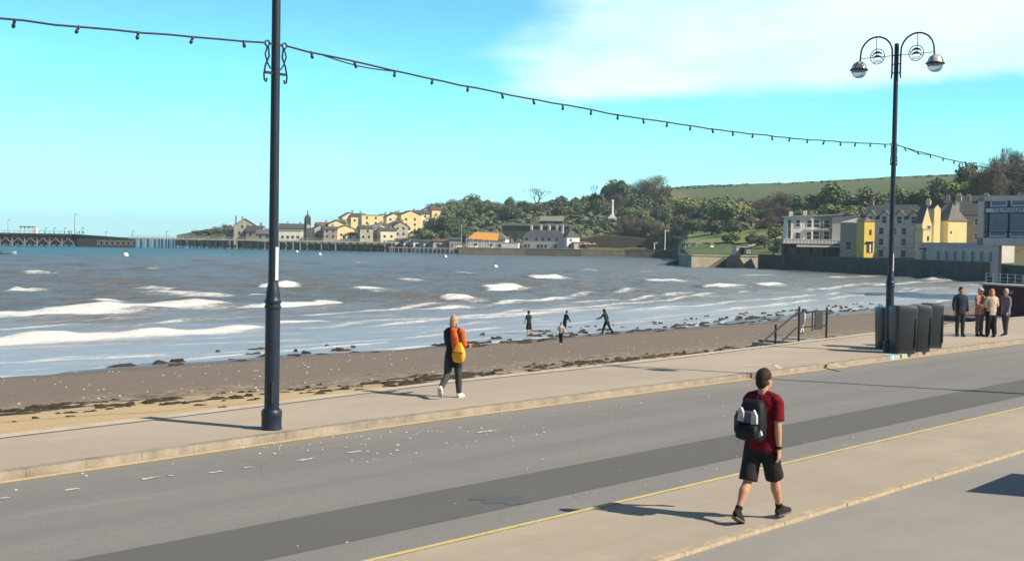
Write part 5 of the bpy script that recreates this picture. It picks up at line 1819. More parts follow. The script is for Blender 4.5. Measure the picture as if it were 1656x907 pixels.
# boats ashore with masts
for i, (px, y, h, L) in enumerate(((744, 403, 11, 6.5), (753, 403, 7, 4.6), (763, 404, 8, 5.2), (771, 404, 9.5, 5.8), (780, 405, 8, 5), (790, 404, 6.5, 4.5))):
    t = empty('sailing_boat', D(px, y, 556 - i * .5), R((20, -30, 10, 40, -15, 5)[i]), ['white sailing boat with the tallest mast, leftmost in the boat yard', 'small white dinghy second from the left in the boat yard', 'white dinghy third from the left in the boat yard', 'white sailing boat with a tall mast in front of the awning', 'pale dinghy right of the tall mast under the awning', 'small pale dinghy at the right end of the boat yard'][i], 'boat', 'boats laid up on the quay')
    hb = MB()
    n = 7
    rg = []
    for k in range(n):
        f = k / (n - 1)
        b_ = .95 * math.sin(math.pi * (.18 + .80 * (1 - f))) ** .7 if f < 1 else .05
        b_ = max(b_, .05)
        x = -L / 2 + f * L
        rg.append([(x, -b_, 1.15 + .35 * f), (x, -b_ * .75, .6), (x, 0, .25 + .3 * f * f), (x, b_ * .75, .6), (x, b_, 1.15 + .35 * f)])
    hb.add([p for r_ in rg for p in r_], [(k * 5 + j, k * 5 + j + 1, (k + 1) * 5 + j + 1, (k + 1) * 5 + j) for k in range(n - 1) for j in range(4)] + [(0, 1, 2, 3, 4)] + [(k * 5, (k + 1) * 5, (k + 1) * 5 + 4, k * 5 + 4) for k in range(n - 1)])
    hb.build('hull', white_w if i % 2 == 0 else offw, t)
    MB().tube([(L * .1, 0, .8), (L * .1, 0, h)], [.11, .07], 6).build('mast', frame_w, t)
    MB().box((-L * .1, 0, 1.45), (L * .35, .9, .5)).build('cabin', offw, t)
# row of low white boat houses at the water
for i, (px, y, d, w, h, m_, rm_) in enumerate(((637, 403, 585, 6.0, 3.0, offw, slate), (650, 402, 580, 6.5, 3.6, white_w, slate), (664, 402, 576, 6.5, 3.2, white_w, lead_r), (681, 402, 572, 7.5, 3.4, white_w, slate), (697, 402, 568, 7.0, 3.0, offw, slate), (716, 402, 562, 9.0, 3.3, wallm('pinkish_render', (.52, .44, .40)), brown_r), (736, 402, 556, 5.5, 4.0, greyw, slate))):
    house('boat_house', ['grey-white boat house leftmost in the waterside row', 'white boat house second from the left at the waterside', 'white boat house with pale roof in the waterside row', 'wide white boat house in the middle of the waterside row', 'off-white boat house left of the pinkish one', 'wide pinkish boat house with brown roof at the waterside', 'grey boat house at the right end, beside the boat yard'][i], 'boat house', px, y, d, 5, w, 6, h, h + .9, 'gable', 'x', m_, rm_, wins=[(1.6, [-w * .25, w * .22], 1.4, 1.3)], group='low boat houses by the water', found=4)
# landing stage in front of them
t = empty('landing_stage', G(690, 409.3, SEA), 0, 'low timber landing stage with pale posts in front of the boat houses', 'jetty')
MB().box((-1, 3, 2.3), (34, 3, .4)).box((-1, 3, 1.0), (34, .3, .3)).build('deck', timber_l, t)
for k in range(18): MB().box((-17 + k * 1.95, 1.6, .6), (.32, .3, 4.4)).build('post', timber_l, t)
t = empty('retaining_wall', D(998, 405, 574), R(-4), 'dark brown retaining wall below the wooded slope', 'wall')
MB().prism([(-18, -2), (18, -2), (18, 5.2), (6, 6.2), (-6, 7.0), (-18, 5.0)], 'y', 0, 1.2).build('wall', wallm('dark_retaining_stone', (.075, .06, .052), .3), t)
MB().bar((-18, .5, 5.1), (-6, .5, 7.1), .7, .25).bar((-6, .5, 7.1), (18, .5, 5.3), .7, .25).build('coping', greyw, t)
for px, y0_, y1_, lab in ((1075, 373, 404, 'tall slim white lamp column by the far shore road'), (1058, 393, 403, 'short white post by the far shore road'), (1028, 300, 305, None)):
    if lab:
        t = empty('road_post', D(px, y1_, 470), 0, lab, 'post')
        MB().lathe([(.28, 0), (.22, .5), (.2, (y1_ - y0_) * .235)], seg=8).build('column', frame_w, t)
        MB().box((.5, 0, (y1_ - y0_) * .235), (1.5, .35, .25)).build('head', frame_w, t)

# --- terraced houses climbing the hill (lit fronts)
HS = [(522, 385, 690, 7.5, 6, 6.6, 8.6, 'gable', 'x', tanw, brown_r, 'tan house with brown roof at the low left end of the hillside houses'),
      (542, 384, 690, 9.0, 7, 7.2, 9.4, 'gable', 'y', cream, slate, 'cream gabled house second from the left on the hillside'),
      (563, 374, 720, 9.5, 7, 7.8, 10.8, 'gable', 'y', cream2, slate, 'pale cream house with tall gable high on the left of the hillside'),
      (577, 370, 720, 8.5, 7, 7.0, 8.8, 'gable', 'x', cream, slate, 'cream house with dark roof next to the tallest left gable'),
      (556, 394, 660, 9.0, 7, 8.0, 9.6, 'gable', 'y', cream, brown_r, 'cream house with brown roof lower left in front of the hillside row'),
      (570, 399, 640, 8.5, 7, 5.8, 7.6, 'hip', 'x', white_w, brown_r, 'low white house with brown hipped roof near the water'),
      (598, 383, 690, 11.0, 8, 12.0, 13.0, 'flat', 'x', cream, lead_r, 'tall flat-roofed cream block in the middle of the hillside'),
      (617, 372, 710, 9.0, 7, 7.2, 9.0, 'gable', 'y', cream, slate, 'cream gabled house right of the tall flat-roofed block'),
      (606, 398, 645, 10.0, 8, 8.2, 11.2, 'hip', 'x', greyw, slate_l, 'grey house with broad hipped roof below the tall cream block'),
      (625, 397, 640, 8.0, 7, 7.6, 9.0, 'gable', 'x', cream2, slate, 'pale cream house beside the broad grey hipped roof'),
      (634, 377, 700, 8.0, 7, 9.0, 11.2, 'gable', 'y', cream2, slate, 'pale house with white gable left of the large yellow house'),
      (645, 393, 650, 7.0, 7, 9.0, 11.0, 'gable', 'y', palestone, slate, 'shaded grey house below the large yellow house'),
      (661, 377, 690, 11.0, 8, 10.0, 12.4, 'gable', 'y', cream, slate, 'large yellow house with wide gable on the hillside'),
      (680, 372, 700, 8.0, 7, 9.0, 11.0, 'gable', 'x', cream2, slate, 'pale house between the large yellow house and the topmost one'),
      (690, 366, 710, 7.0, 7, 8.6, 10.4, 'gable', 'y', offw, slate, 'shaded off-white house left of the topmost yellow house'),
      (708, 361, 705, 9.0, 7, 7.4, 9.0, 'gable', 'x', cream, brown_r, 'topmost yellow house with brown roof against the trees'),
      (590, 398, 636, 6.5, 6, 9.0, 10.4, 'gable', 'x', palestone, slate, 'narrow grey house between the low white house and the grey hipped one'),
      (532, 397, 650, 7.0, 6, 8.4, 9.8, 'gable', 'x', greyw, slate, 'grey stone house right of the clock tower'),
      (516, 396, 655, 6.5, 6, 8.6, 10.4, 'gable', 'y', palestone, slate, 'pale stone house close to the clock tower')]
HS += [(534, 388, 672, 5.5, 5, 5.4, 7.0, 'gable', 'y', cream2, slate, 'small pale cream gabled house among the lower left hillside houses'),
       (549, 377, 705, 5.5, 5, 5.6, 7.4, 'gable', 'x', offw, slate, 'small off-white house between two cream gables on the hillside'),
       (584, 390, 668, 6.0, 5, 6.0, 7.6, 'gable', 'y', white_w, slate, 'white gabled house below the tall flat-roofed block'),
       (612, 385, 680, 6.0, 5, 6.4, 8.0, 'gable', 'y', cream2, slate_l, 'pale cream house just above the broad grey hipped roof'),
       (652, 386, 676, 6.0, 5, 5.0, 6.6, 'gable', 'x', white_w, slate, 'white house at the foot of the large yellow house'),
       (672, 392, 655, 6.5, 5, 4.6, 6.2, 'hip', 'x', cream2, brown_r, 'low pale house with brown hipped roof below the upper yellow houses'),
       (699, 352, 730, 6.0, 5, 5.4, 7.0, 'gable', 'y', offw, slate, 'pale gabled house peeping out highest behind the topmost yellow house'),
       (640, 366, 725, 6.0, 5, 6.2, 8.0, 'gable', 'x', cream2, slate, 'pale house standing behind the white gable on the hillside')]
rh = random.Random(8)
for (px, yb, d, w, dp, he, hr, rf, al, wm, rm, lab) in HS:
    wz = [(z, [-w * .26, w * .2] if rh.random() < .7 else [w * .1], 1.1, 1.3) for z in np.arange(1.8, he - .6, 2.9)]
    house('hillside_house', lab, 'house', px, yb, d, 22, w * 1.05, dp, he, hr, rf, al, wm, rm, wins=wz, lwins=[(z, [-dp * .2, dp * .2], 1.0, 1.2) for z, _, _, _ in wz], chim=[(w * .25, 0, 1.0, greyw)] if rf != 'flat' else [], group='houses climbing the hill')
# buildings on the point
house('gabled_hall', 'large pale gabled building with tall chimneys on the point left of the near lamp post', 'building', 396, 384, 690, 12, 12, 9, 6.6, 10.4, 'gable', 'y', wallm('point_stone', (.40, .36, .30), .25), slate, wins=[(2.4, [-3, 0, 3], 1.3, 1.6), (6, [-1.5, 1.5], 1.1, 1.6)], chim=[(-5, 2, 1.2, greyw), (-1.5, 3, 1.0, greyw)])
house('stone_lodge', 'low stone lodge right of the gabled building on the point', 'building', 414, 385, 685, -10, 9, 7, 3.6, 6.6, 'gable', 'x', palestone, slate, wins=[(2, [-2, 2], 1.2, 1.4)], chim=[(3, 0, 1.6, greyw)])
house('dark_house', 'dark stone house at the left of the gabled building on the point', 'house', 379, 384, 700, 0, 8, 7, 4.0, 6.2, 'hip', 'x', greyw, slate, wins=[(2, [-2, 1.5], 1.1, 1.3)], chim=[(2, 0, 1.4, greyw)])
house('round_roof_shed', 'grey shed with pale front on the point beside the near lamp post', 'shed', 430, 388, 670, -8, 9, 7, 3.2, 5.4, 'gable', 'x', palestone, slate_l, wins=[(1.6, [-2, 2], 1.4, 1.6)])
house('white_range', 'long white range with flat dark-edged roof left of the clock tower', 'building', 470, 389, 660, 6, 12, 7, 5.2, 5.6, 'flat', 'x', white_w, lead_r, wins=[(1.8, [-4, -1.3, 1.3, 4], 1.4, 1.5)])
house('upper_range', 'low building with blue-grey roof behind the long white range', 'building', 474, 376, 700, 6, 15, 7, 2.2, 4.8, 'gable', 'x', palestone, slate, chim=[(-3, 0, .8, greyw), (4, 0, .8, greyw)])
t = empty('clock_tower', D(497, 392, 640), R(30), 'tall dark slender stone clock tower rising above the pier', 'tower')
MB().box((0, 0, 4), (2.4, 2.4, 12)).box((0, 0, 10.2), (2.8, 2.8, .4)).build('shaft', wallm('tower_stone', (.075, .075, .078), .3), t)
for k in range(4):
    a = math.pi / 4 + k * math.pi / 2
    MB().box((1.35 * math.cos(a), 1.35 * math.sin(a), 5.6), (.7, .7, 13.5)).lathe([(.45, 12.2), (.02, 14.2)], (1.35 * math.cos(a), 1.35 * math.sin(a), 0), 6).build('buttress', wallm('tower_stone', (.075, .075, .078)), t)
MB().lathe([(1.1, 10.4), (1.1, 12.6), (.9, 13.6), (.35, 14.6), (.15, 16.6), (.02, 17.2)], seg=8).build('cupola', wallm('tower_stone', (.1,.1,.1)), t)
MB().prism([(.9 * math.cos(a), 8.2 + .9 * math.sin(a)) for a in [2 * math.pi * k / 14 for k in range(14)]], 'y', -1.32, -1.2).build('clock_face', palestone, t)

# --- pier
pier_y = 598.0
def PX(px): return (px - CX) / F * pier_y
t = empty('pier', (PX(300), pier_y, SEA), 0, 'long dark timber pier on many piles reaching out across the bay', 'pier')
ox = PX(300)
dk = MB()
def zat(px, y): return CAMH + (hor(px) - y) * pier_y / F - SEA
XL, X1, X2, XR = PX(-140), PX(118), PX(210), PX(640)
zh, zl = zat(60, 377.0), zat(300, 385.5)
dk.box(((XL + X1) / 2 - ox, 0, zh - .55), (X1 - XL, 9, .9)).box(((XL + X1) / 2 - ox, 0, zh - 2.2), (X1 - XL, 8, .4))
dk.prism([(X1 - ox, zh - .6), (X2 - ox, zl - .9), (X2 - ox, zl - .3), (X1 - ox, zh - .1)], 'y', -3, 3)
dk.build('deck', timber, t)
MB().box(((X2 + XR) / 2 - ox, 0, zl - .3), (XR - X2, 6, .6)).build('walkway', mat('walkway_timber', (.46, .44, .41), .9, .3, .5), t)
rr = random.Random(13)
k = 0
for x in np.arange(XL + 1, X1, 3.0):
    for y in (-3.6,):
        MB().box((0, 0, (zh - .6 - 1.5) / 2), (.5, .5, zh - .6 + 1.5)).build('pile', timber_l if 13 < k < 40 and k % 2 == 0 else timber, t, loc=(x - ox, y, 0)); k += 1
br = MB()
for i_, x in enumerate(np.arange(XL + 1, X1 - 3, 6.0)):
    br.bar((x - ox, -3.95, 1.0), (x + 3 - ox, -3.95, zh - 2.4), .28).bar((x + 6 - ox, -3.95, 1.0), (x + 3 - ox, -3.95, zh - 2.4), .28)
br.build('brace', timber_l, t)
bpm = MB().bar((0, 3.4, -1), (0, 3.4, zh - .5), .6).mesh('back_pile')
for x in np.arange(XL + 1, X1, 3.0): link('back_pile', bpm, timber, t, (x - ox + 1.2, 0, 0))
br = MB()
for z in (1.2, 2.6): br.bar((XL - ox, -3.3, z), (X2 - ox, -3.3, z), .5)
br.box(((XL + X1) / 2 - ox, 3.9, zh / 2 - .2), (X1 - XL, .3, zh - 1.6))
br.build('waling', timber, t)
MB().prism([(X1 - ox, .4), (X2 - ox, .4), (X2 - ox, zl - .4), (X1 - ox, zh - .5)], 'y', 2.2, 2.6).build('rear_boarding', timber, t)
lt = MB()
for k in range(7):
    x = PX(160) + k * 2.6 - ox
    lt.bar((x, -3.95, .6), (x + 1.9, -3.95, 2.9), .22).bar((x, -3.95, 2.9), (x + 1.9, -3.95, .6), .22).bar((x, -3.95, 3.0), (x + 2.2, -3.95, 3.0), .22)
lt.build('lattice', timber_l, t)
for x in np.arange(X2 + 1, XR, 3.4):
    MB().box((0, 0, (zl - .6 - 1.5) / 2), (.55, .55, zl + .9)).build('pile', timber if rr.random() < .6 else timber_l, t, loc=(x - ox, -2.6, 0))
br = MB()
for x in np.arange(X2 + 1, XR, 3.4):
    MB().bar((x - ox, 2.4, -1), (x - ox, 2.4, zl - .5), .5).build('back_pile', timber, t)
for x in np.arange(PX(300), XR, 9.4):
    MB().bar((x - ox, -2.95, .4), (x + 4.7 - ox, -2.95, zl - .8), .25).bar((x + 4.7 - ox, -2.95, .4), (x - ox, -2.95, zl - .8), .25).build('cross_brace', timber, t)
rm_ = MB()
rm_.bar((X2 - ox, -2.9, zl + 1.05), (XR - ox, -2.9, zl + 1.05), .12).bar((X2 - ox, -2.9, zl + .5), (XR - ox, -2.9, zl + .5), .1)
for x in np.arange(X2, XR, 2.4): rm_.bar((x - ox, -2.9, zl), (x - ox, -2.9, zl + 1.1), .12)
rm_.build('railing', mat('railing_white', (.5, .5, .49), .7), t)
rm_ = MB()
rm_.bar((XL - ox, -4.4, zh + 1.0), (X1 - ox, -4.4, zh + 1.0), .12)
for x in np.arange(XL, X1, 2.4): rm_.bar((x - ox, -4.4, zh - .2), (x - ox, -4.4, zh + 1.05), .12)
rm_.build('railing', timber, t)
# lower landing with boarded walls between the two decks
bd = MB().box(((PX(128) + PX(222)) / 2 - ox, -3.6, 1.9), (PX(222) - PX(128), .5, 4.2))
bd.build('boarding', mat('boarding_timber', (.04, .04, .045), .9, .4, .8), t)
# shelter, masts and lamp posts on the pier head
t = empty('pier_shelter', (PX(44), pier_y, SEA + zh), 0, 'small flat-roofed shelter with a white end on the pier head', 'shelter')
MB().box((0, 0, 3.0), (6.5, 4, .4)).build('roof', slate, t)
for x in (-2.8, -1.0, 1.0, 2.8): MB().box((x, -1.4, 1.4), (.35, .35, 2.9)).build('post', white_w, t)
MB().box((3.6, 0, 1.3), (1.9, 3, 2.6)).build('end_wall', white_w, t)
for i, (px, h_, lab) in enumerate(((12, 6.4, 'curved pale lamp column at the far left of the pier'), (120, 9.6, 'tall slim mast standing on the pier head'), (72, 2.8, 'short lamp post on the pier right of the shelter'), (86, 2.9, 'short lamp post on the pier, second right of the shelter'), (103, 2.9, 'short lamp post on the pier left of the tall mast'), (132, 3.2, 'short lamp post on the pier right of the tall mast'), (170, 2.6, 'small lamp post where the pier deck steps down'), (213, 3.4, 'small lamp post at the start of the lower pier deck'), (268, 3.4, 'small lamp post far along the lower pier deck'))):
    z0 = SEA + (zh if px < 150 else zl)
    t = empty('pier_lamp' if i != 1 else 'mast', (PX(px), pier_y, z0 - .3), 0, lab, 'lamp post' if i != 1 else 'mast', 'lamp posts on the pier' if i != 1 else None)
    MB().tube([(0, 0, 0), (0, 0, h_)], [.14, .09], 6).build('pole', timber_l if i == 0 else timber, t)
    MB().tube([(0, 0, h_), (.35, 0, h_ + .3), (.75, 0, h_ + .1)], .09, 6).ell((.8, 0, h_ - .05), (.25, .2, .18), 8, 5).build('head', timber, t)
for i, px in enumerate((113, 117, 126, 130, 136)):
    person((PX(px), pier_y - 2.0, SEA + zh - .12), (0, -1), 1.72 - .03 * i, ((4, 2, 0), (-4, 3, 2)), ((4, 8, 10), (-2, 8, 14)), ['distant person in dark clothes left of the mast on the pier', 'distant person in grey beside the foot of the pier mast', 'distant person in a pale top right of the pier mast', 'distant person in navy, second right of the pier mast', 'distant person in black, furthest right on the pier head'][i], 'coat', cloth('pier_coat_%d' % i, ((.03, .03, .04), (.2, .2, .2), (.6, .58, .55), (.02, .03, .08), (.015, .015, .015))[i]), 'trousers', cloth('pier_trousers', (.03, .03, .035)), cloth('black_shoe', (.02, .02, .02)), 'short', brown_hair, vox=.035, group='people on the pier')
# boats and buoys on the water
for i, (px, y, s) in enumerate(((203, 414, 1.0), (517, 412.5, .8), (720, 416, .8), (801, 433, .7), (480, 408, .8))):
    t = empty('mooring_buoy', G(px, y, SEA), 0, ['white buoy floating alone below the middle of the pier', 'small white buoy right of the near lamp post', 'small white buoy in front of the boat houses', 'small pale buoy out in the middle of the bay', 'white buoy close under the pier piles'][i], 'buoy', 'mooring buoys on the bay')
    MB().lathe([(.25 * s, -.5 * s), (.75 * s, -.2 * s), (.85 * s, .25 * s), (.6 * s, .8 * s), (.2 * s, 1.0 * s)], seg=12).build('float', white_w, t, smooth=60)
    MB().lathe([(.08 * s, .95 * s), (.08 * s, 1.5 * s), (.2 * s, 1.55 * s)], seg=8).build('ring', cable_m, t)
t = empty('rowing_boat', G(11, 411, SEA), R(8), 'small pale moored boat on the water at the far left', 'boat')
hb = MB()
rg = []
for k in range(7):
    f = k / 6
    b_ = max(.06, .85 * math.sin(math.pi * (.2 + .8 * (1 - f))) ** .7) if f < 1 else .05
    x = -2.6 + f * 5.2
    rg.append([(x, -b_, .6 + .3 * f), (x, -b_ * .7, .1), (x, 0, -.2), (x, b_ * .7, .1), (x, b_, .6 + .3 * f)])
hb.add([p for r_ in rg for p in r_], [(k * 5 + j, k * 5 + j + 1, (k + 1) * 5 + j + 1, (k + 1) * 5 + j) for k in range(6) for j in range(4)] + [(0, 1, 2, 3, 4)])
hb.build('hull', mat('pale_teal_hull', (.25, .42, .44), .5), t)
MB().box((-.4, 0, .45), (1.0, 1.5, .12)).box((.9, 0, .55), (.4, 1.2, .12)).build('thwart', offw, t)

# ------------------------------------------------------------------ trees and scrub
def leafm(name, a, b):
    A = NT(name)
    n = A.noise(.22, 4, .6)
    n2 = A.noise(1.6, 3, .7)
    c = A.mix(A.math('ADD', A.math('MULTIPLY', n, .6), A.math('MULTIPLY', n2, .4)), a, b)
    return A.out(c, .85, spec=.15)


LM = {'dark': leafm('evergreen_leaf', (.07, .095, .06), (.165, .195, .11)), 'mid': leafm('green_leaf', (.11, .15, .07), (.24, .28, .125)),
      'light': leafm('spring_leaf', (.16, .21, .075), (.34, .38, .14)), 'brown': leafm('budding_twig', (.095, .082, .06), (.19, .16, .115)),
      'bare': mat('bare_twig', (.10, .078, .06), .9, .2, 2), 'straw': leafm('straw_leaf', (.16, .15, .07), (.30, .27, .15))}
barkm = mat('bark', (.055, .045, .036), .95, .3, 2, .5, 12)


def crown_mesh(seed, n, leaf, flat=1.0, lobes=9, twig=False):
    """unit crown: spans about -1..1 across and 0..2 up, many small leaf clumps on uneven lobes"""
    r = random.Random(seed)
    lb = []
    for k in range(lobes):
        a = 2 * math.pi * k / lobes + r.uniform(-.4, .4)
        q = r.uniform(.25, .62) if k else 0
        lb.append((Vector((q * math.cos(a), q * math.sin(a), r.uniform(.55, 1.45) * flat if k else 1.15 * flat)), r.uniform(.34, .56)))
    mb = MB()
    for i in range(n):
        c, rad = lb[r.randrange(len(lb))]
        d = Vector((r.gauss(0, 1), r.gauss(0, 1), r.gauss(.15, 1))).normalized()
        p = c + d * rad * (r.random() ** .35) * Vector((1, 1, .85)).z ** 0 * r.uniform(.82, 1.12)
        p.z = max(.12, p.z)
        nrm = (d + Vector((r.gauss(0, .5), r.gauss(0, .5), r.gauss(.3, .5)))).normalized()
        q = nrm.to_track_quat('Z', 'Y').to_matrix() @ Matrix.Rotation(r.uniform(0, 6.28), 3, 'Z')
        s = leaf * r.uniform(.6, 1.4)
        if twig:
            mb.add([p + q @ Vector((-s * 1.5, -s * .16, 0)), p + q @ Vector((s * 1.5, 0, s * .3)), p + q @ Vector((-s * 1.2, s * .18, 0))], [(0, 1, 2)])
        else:
            mb.add([p + q @ Vector(v) * s for v in ((-1, -.6, 0), (.2, -.8, .2), (1, .1, -.15), (.1, .85, .25), (-.8, .5, 0))], [(0, 1, 2, 3, 4)])
    return mb.mesh('crown')


def trunk_mesh(seed):
    r = random.Random(seed)
    mb = MB()
    mb.tube([(0, 0, -.5), (.02, 0, .25), (.04, .02, .7), (.02, .03, 1.2)], [.085, .065, .05, .03], 8)
    for k in range(7):
        a = 2 * math.pi * k / 7 + r.uniform(-.3, .3)
        z0 = r.uniform(.3, .9)
        e = r.uniform(.4, .75)
        mb.tube([(0.02, 0.01, z0), (e * .5 * math.cos(a), e * .5 * math.sin(a), z0 + .3), (e * math.cos(a), e * math.sin(a), z0 + r.uniform(.5, .85))], [.035, .022, .008], 6)
    return mb.mesh('trunk')


def bare_mesh(seed, depth=5):
    r = random.Random(seed)
    mb = MB()
    def go(p, d, ln, rad, k):
        e = p + d * ln
        m_ = (p + e) / 2 + Vector((r.uniform(-1, 1), r.uniform(-1, 1), 0)) * ln * .06
        mb.tube([p, m_, e], [rad, rad * .8, rad * .62], 5 if k > 2 else 3, cap=False)
        if k == 0: return
        for j in range(3 if k > 1 else 4):
            a = r.uniform(0, 6.28)
            sp_ = r.uniform(.25, .6)
            side = Vector((math.cos(a), math.sin(a), 0))
            nd = (d + side * sp_ + Vector((0, 0, .12))).normalized()
            go(e, nd, ln * r.uniform(.62, .82), rad * .58, k - 1)
    go(Vector((0, 0, -.3)), Vector((0, 0, 1)), .75, .06, depth)
    return mb.mesh('branches')


CR = {k: [crown_mesh(s + 10 * i, n_, lf, fl, lo, tw) for s in range(3)] for i, (k, n_, lf, fl, lo, tw) in enumerate((('dark', 1500, .075, 1.0, 9, False), ('mid', 1600, .075, 1.0, 10, False), ('light', 1600, .07, 1.0, 11, False), ('brown', 5200, .05, 1.05, 12, True), ('straw', 900, .07, 1.0, 8, False)))}
TR = [trunk_mesh(s) for s in range(3)]
BA = [bare_mesh(s) for s in range(3)]
TL = {'dark': ('evergreen_tree', 'dark evergreen tree in the wood on the hillside', 'dark evergreens in the hillside wood'), 'mid': ('green_tree', 'mid green tree in the wood on the hillside', 'mid green trees in the hillside wood'),
      'light': ('spring_tree', 'light green spring tree on the slope above the bay', 'light green trees on the slope'), 'brown': ('budding_tree', 'brown budding tree not yet in leaf in the hillside wood', 'brown budding trees on the hill'), 'bare': ('bare_tree', 'bare leafless tree with a fan of thin twigs', None), 'straw': ('pale_bush', 'pale straw-coloured bush on the slope', 'pale bushes on the slope')}
rt = random.Random(31)


def tree(px, ytop, ybase, wpx, kind, label=None, d=None, group=True):
    p = on_land(px, ybase) if d is None else land_at(px, d)
    dd = p.y
    h = max(1.6, (CAMH + (hor(px) - ytop) * dd / F) - p.z)
    w = wpx * dd / F
    nm, lab, grp = TL[kind]
    t = empty(nm, p, rt.uniform(0, 6.28), label or lab, 'bush' if kind == 'straw' else 'tree', grp if (group and not label) else None)
    if kind == 'bare':
        o = link('trunk', BA[rt.randrange(3)], LM['bare'], t)
        bb = [v.co for v in o.data.vertices]
        zz = max(v.z for v in bb); xx = max(max(abs(v.x), abs(v.y)) for v in bb)
        o.scale = (w / 2 / xx, w / 2 / xx, h / zz)
        return t
    th = .10 if kind != 'light' else .15
    o = link('crown', CR[kind][rt.randrange(3)], LM[kind], t, (0, 0, h * th - h * .04))
    o.scale = (w / 2 / .92 * rt.uniform(.85, 1.15), w / 2 / .92, h * (1 - th + .04) / 1.92)
    o = link('trunk', TR[rt.randrange(3)], barkm, t)
    o.scale = (w / 2, w / 2, h * .55)
    return t


# skyline trees on the left and middle hill
for a in ((703, 326, 352, 34, 'brown'), (722, 322, 352, 30, 'brown'), (738, 320, 350, 34, 'brown'), (764, 314, 346, 38, 'dark'), (785, 322, 346, 26, 'dark'), (800, 326, 342, 18, 'dark'), (821, 318, 340, 20, 'dark'), (842, 324, 340, 26, 'dark'),
          (885, 325, 342, 26, 'dark'), (905, 312, 340, 30, 'dark'), (928, 315, 340, 24, 'dark'), (945, 312, 338, 26, 'dark'), (962, 308, 336, 26, 'dark'), (984, 290, 336, 40, 'dark'), (1003, 283, 338, 44, 'dark'), (1022, 296, 338, 34, 'brown'), (1040, 290, 338, 40, 'brown'), (1054, 280, 338, 50, 'brown'), (1072, 298, 336, 26, 'dark'),
          (852, 330, 346, 30, 'dark'), (873, 330, 348, 30, 'dark'), (1030, 315, 352, 44, 'dark'), (1062, 316, 352, 44, 'dark'), (998, 312, 348, 40, 'brown'), (965, 322, 350, 34, 'dark'), (938, 326, 350, 34, 'mid'), (905, 330, 352, 36, 'dark')):
    tree(*a)
tree(866, 302, 338, 44, 'bare', 'bare leafless tree fanned out on the skyline left of the dark clump')
tree(957, 298, 330, 18, 'bare', 'small thin bare tree on the skyline just left of the dark clump')
# middle slope
for i in range(46):
    px = rt.uniform(702, 1085)
    y = rt.uniform(352, 392) if px > 935 or px < 745 else rt.uniform(346, 366)
    if 975 < px < 1002 and y > 335: continue
    if 785 < px < 960 and rt.random() < .6: continue
    hh = rt.uniform(16, 30)
    tree(px, y - hh, y, hh * rt.uniform(1.1, 1.7), rt.choice(('dark', 'dark', 'mid', 'mid', 'brown')))
for a in ((715, 372, 396, 30, 'dark'), (735, 360, 394, 40, 'dark'), (748, 370, 392, 30, 'mid'), (672, 376, 396, 28, 'dark'), (690, 372, 397, 40, 'mid'), (655, 384, 398, 20, 'dark'), (1010, 350, 386, 40, 'brown'), (1035, 352, 388, 44, 'brown'), (1062, 356, 392, 44, 'brown'), (1080, 366, 396, 40, 'mid'), (1090, 378, 402, 30, 'dark'), (1074, 336, 366, 34, 'mid'), (1096, 345, 372, 36, 'straw'), (1058, 340, 360, 18, 'straw')):
    tree(*a)
# right hill
for a in ((1092, 318, 350, 44, 'light'), (1110, 322, 356, 44, 'light'), (1128, 332, 366, 46, 'dark'), (1148, 326, 366, 50, 'dark'), (1172, 322, 368, 62, 'mid'), (1192, 322, 362, 50, 'light'), (1206, 340, 366, 30, 'dark'), (1130, 322, 346, 26, 'light'),
          (1118, 352, 380, 40, 'dark'), (1150, 354, 382, 50, 'dark'), (1184, 356, 382, 44, 'dark'), (1226, 318, 350, 44, 'brown'), (1218, 335, 362, 36, 'dark'), (1244, 330, 358, 40, 'brown'), (1262, 310, 346, 50, 'brown'), (1290, 318, 350, 46, 'mid'), (1272, 334, 362, 46, 'brown'), (1306, 326, 356, 44, 'light'), (1322, 312, 352, 46, 'mid'), (1298, 338, 366, 44, 'mid'), (1240, 348, 374, 40, 'brown'),
          (1350, 296, 348, 62, 'mid'), (1334, 304, 348, 40, 'brown'), (1376, 318, 352, 44, 'dark'), (1402, 304, 350, 52, 'mid'), (1425, 312, 352, 46, 'dark'), (1450, 300, 346, 46, 'mid'), (1472, 302, 344, 44, 'dark'), (1492, 304, 344, 44, 'mid'), (1512, 300, 342, 40, 'dark'), (1518, 288, 330, 44, 'dark'), (1540, 288, 338, 60, 'light'), (1562, 290, 340, 56, 'light'), (1580, 300, 344, 40, 'mid'),
          (1214, 376, 398, 30, 'dark'), (1235, 380, 402, 34, 'dark'), (1252, 366, 392, 36, 'mid'), (1262, 384, 408, 30, 'dark'), (1180, 374, 394, 36, 'dark'), (1250, 396, 412, 26, 'dark')):
    tree(*a)
tree(1365, 330, 362, 84, 'mid', 'broad low olive-green tree behind the flats and grey building')
for a in ((1556, 258, 312, 40, 'dark'), (1578, 266, 318, 44, 'brown'), (1600, 252, 320, 52, 'brown'), (1624, 242, 320, 56, 'brown'), (1650, 246, 322, 56, 'brown'), (1676, 240, 322, 60, 'brown'), (1604, 284, 340, 56, 'brown'), (1634, 286, 342, 60, 'brown'), (1664, 280, 342, 60, 'brown'), (1590, 300, 346, 40, 'mid'), (1615, 310, 350, 44, 'brown'), (1645, 312, 352, 44, 'brown')):
    tree(*a, d=rt.uniform(380, 450))
tree(1612, 238, 320, 50, 'bare', 'bare twiggy tree topping the brown wood at the right edge', d=440)
tree(1640, 238, 320, 46, 'bare', 'second bare twiggy tree in the brown wood at the right edge', d=430)
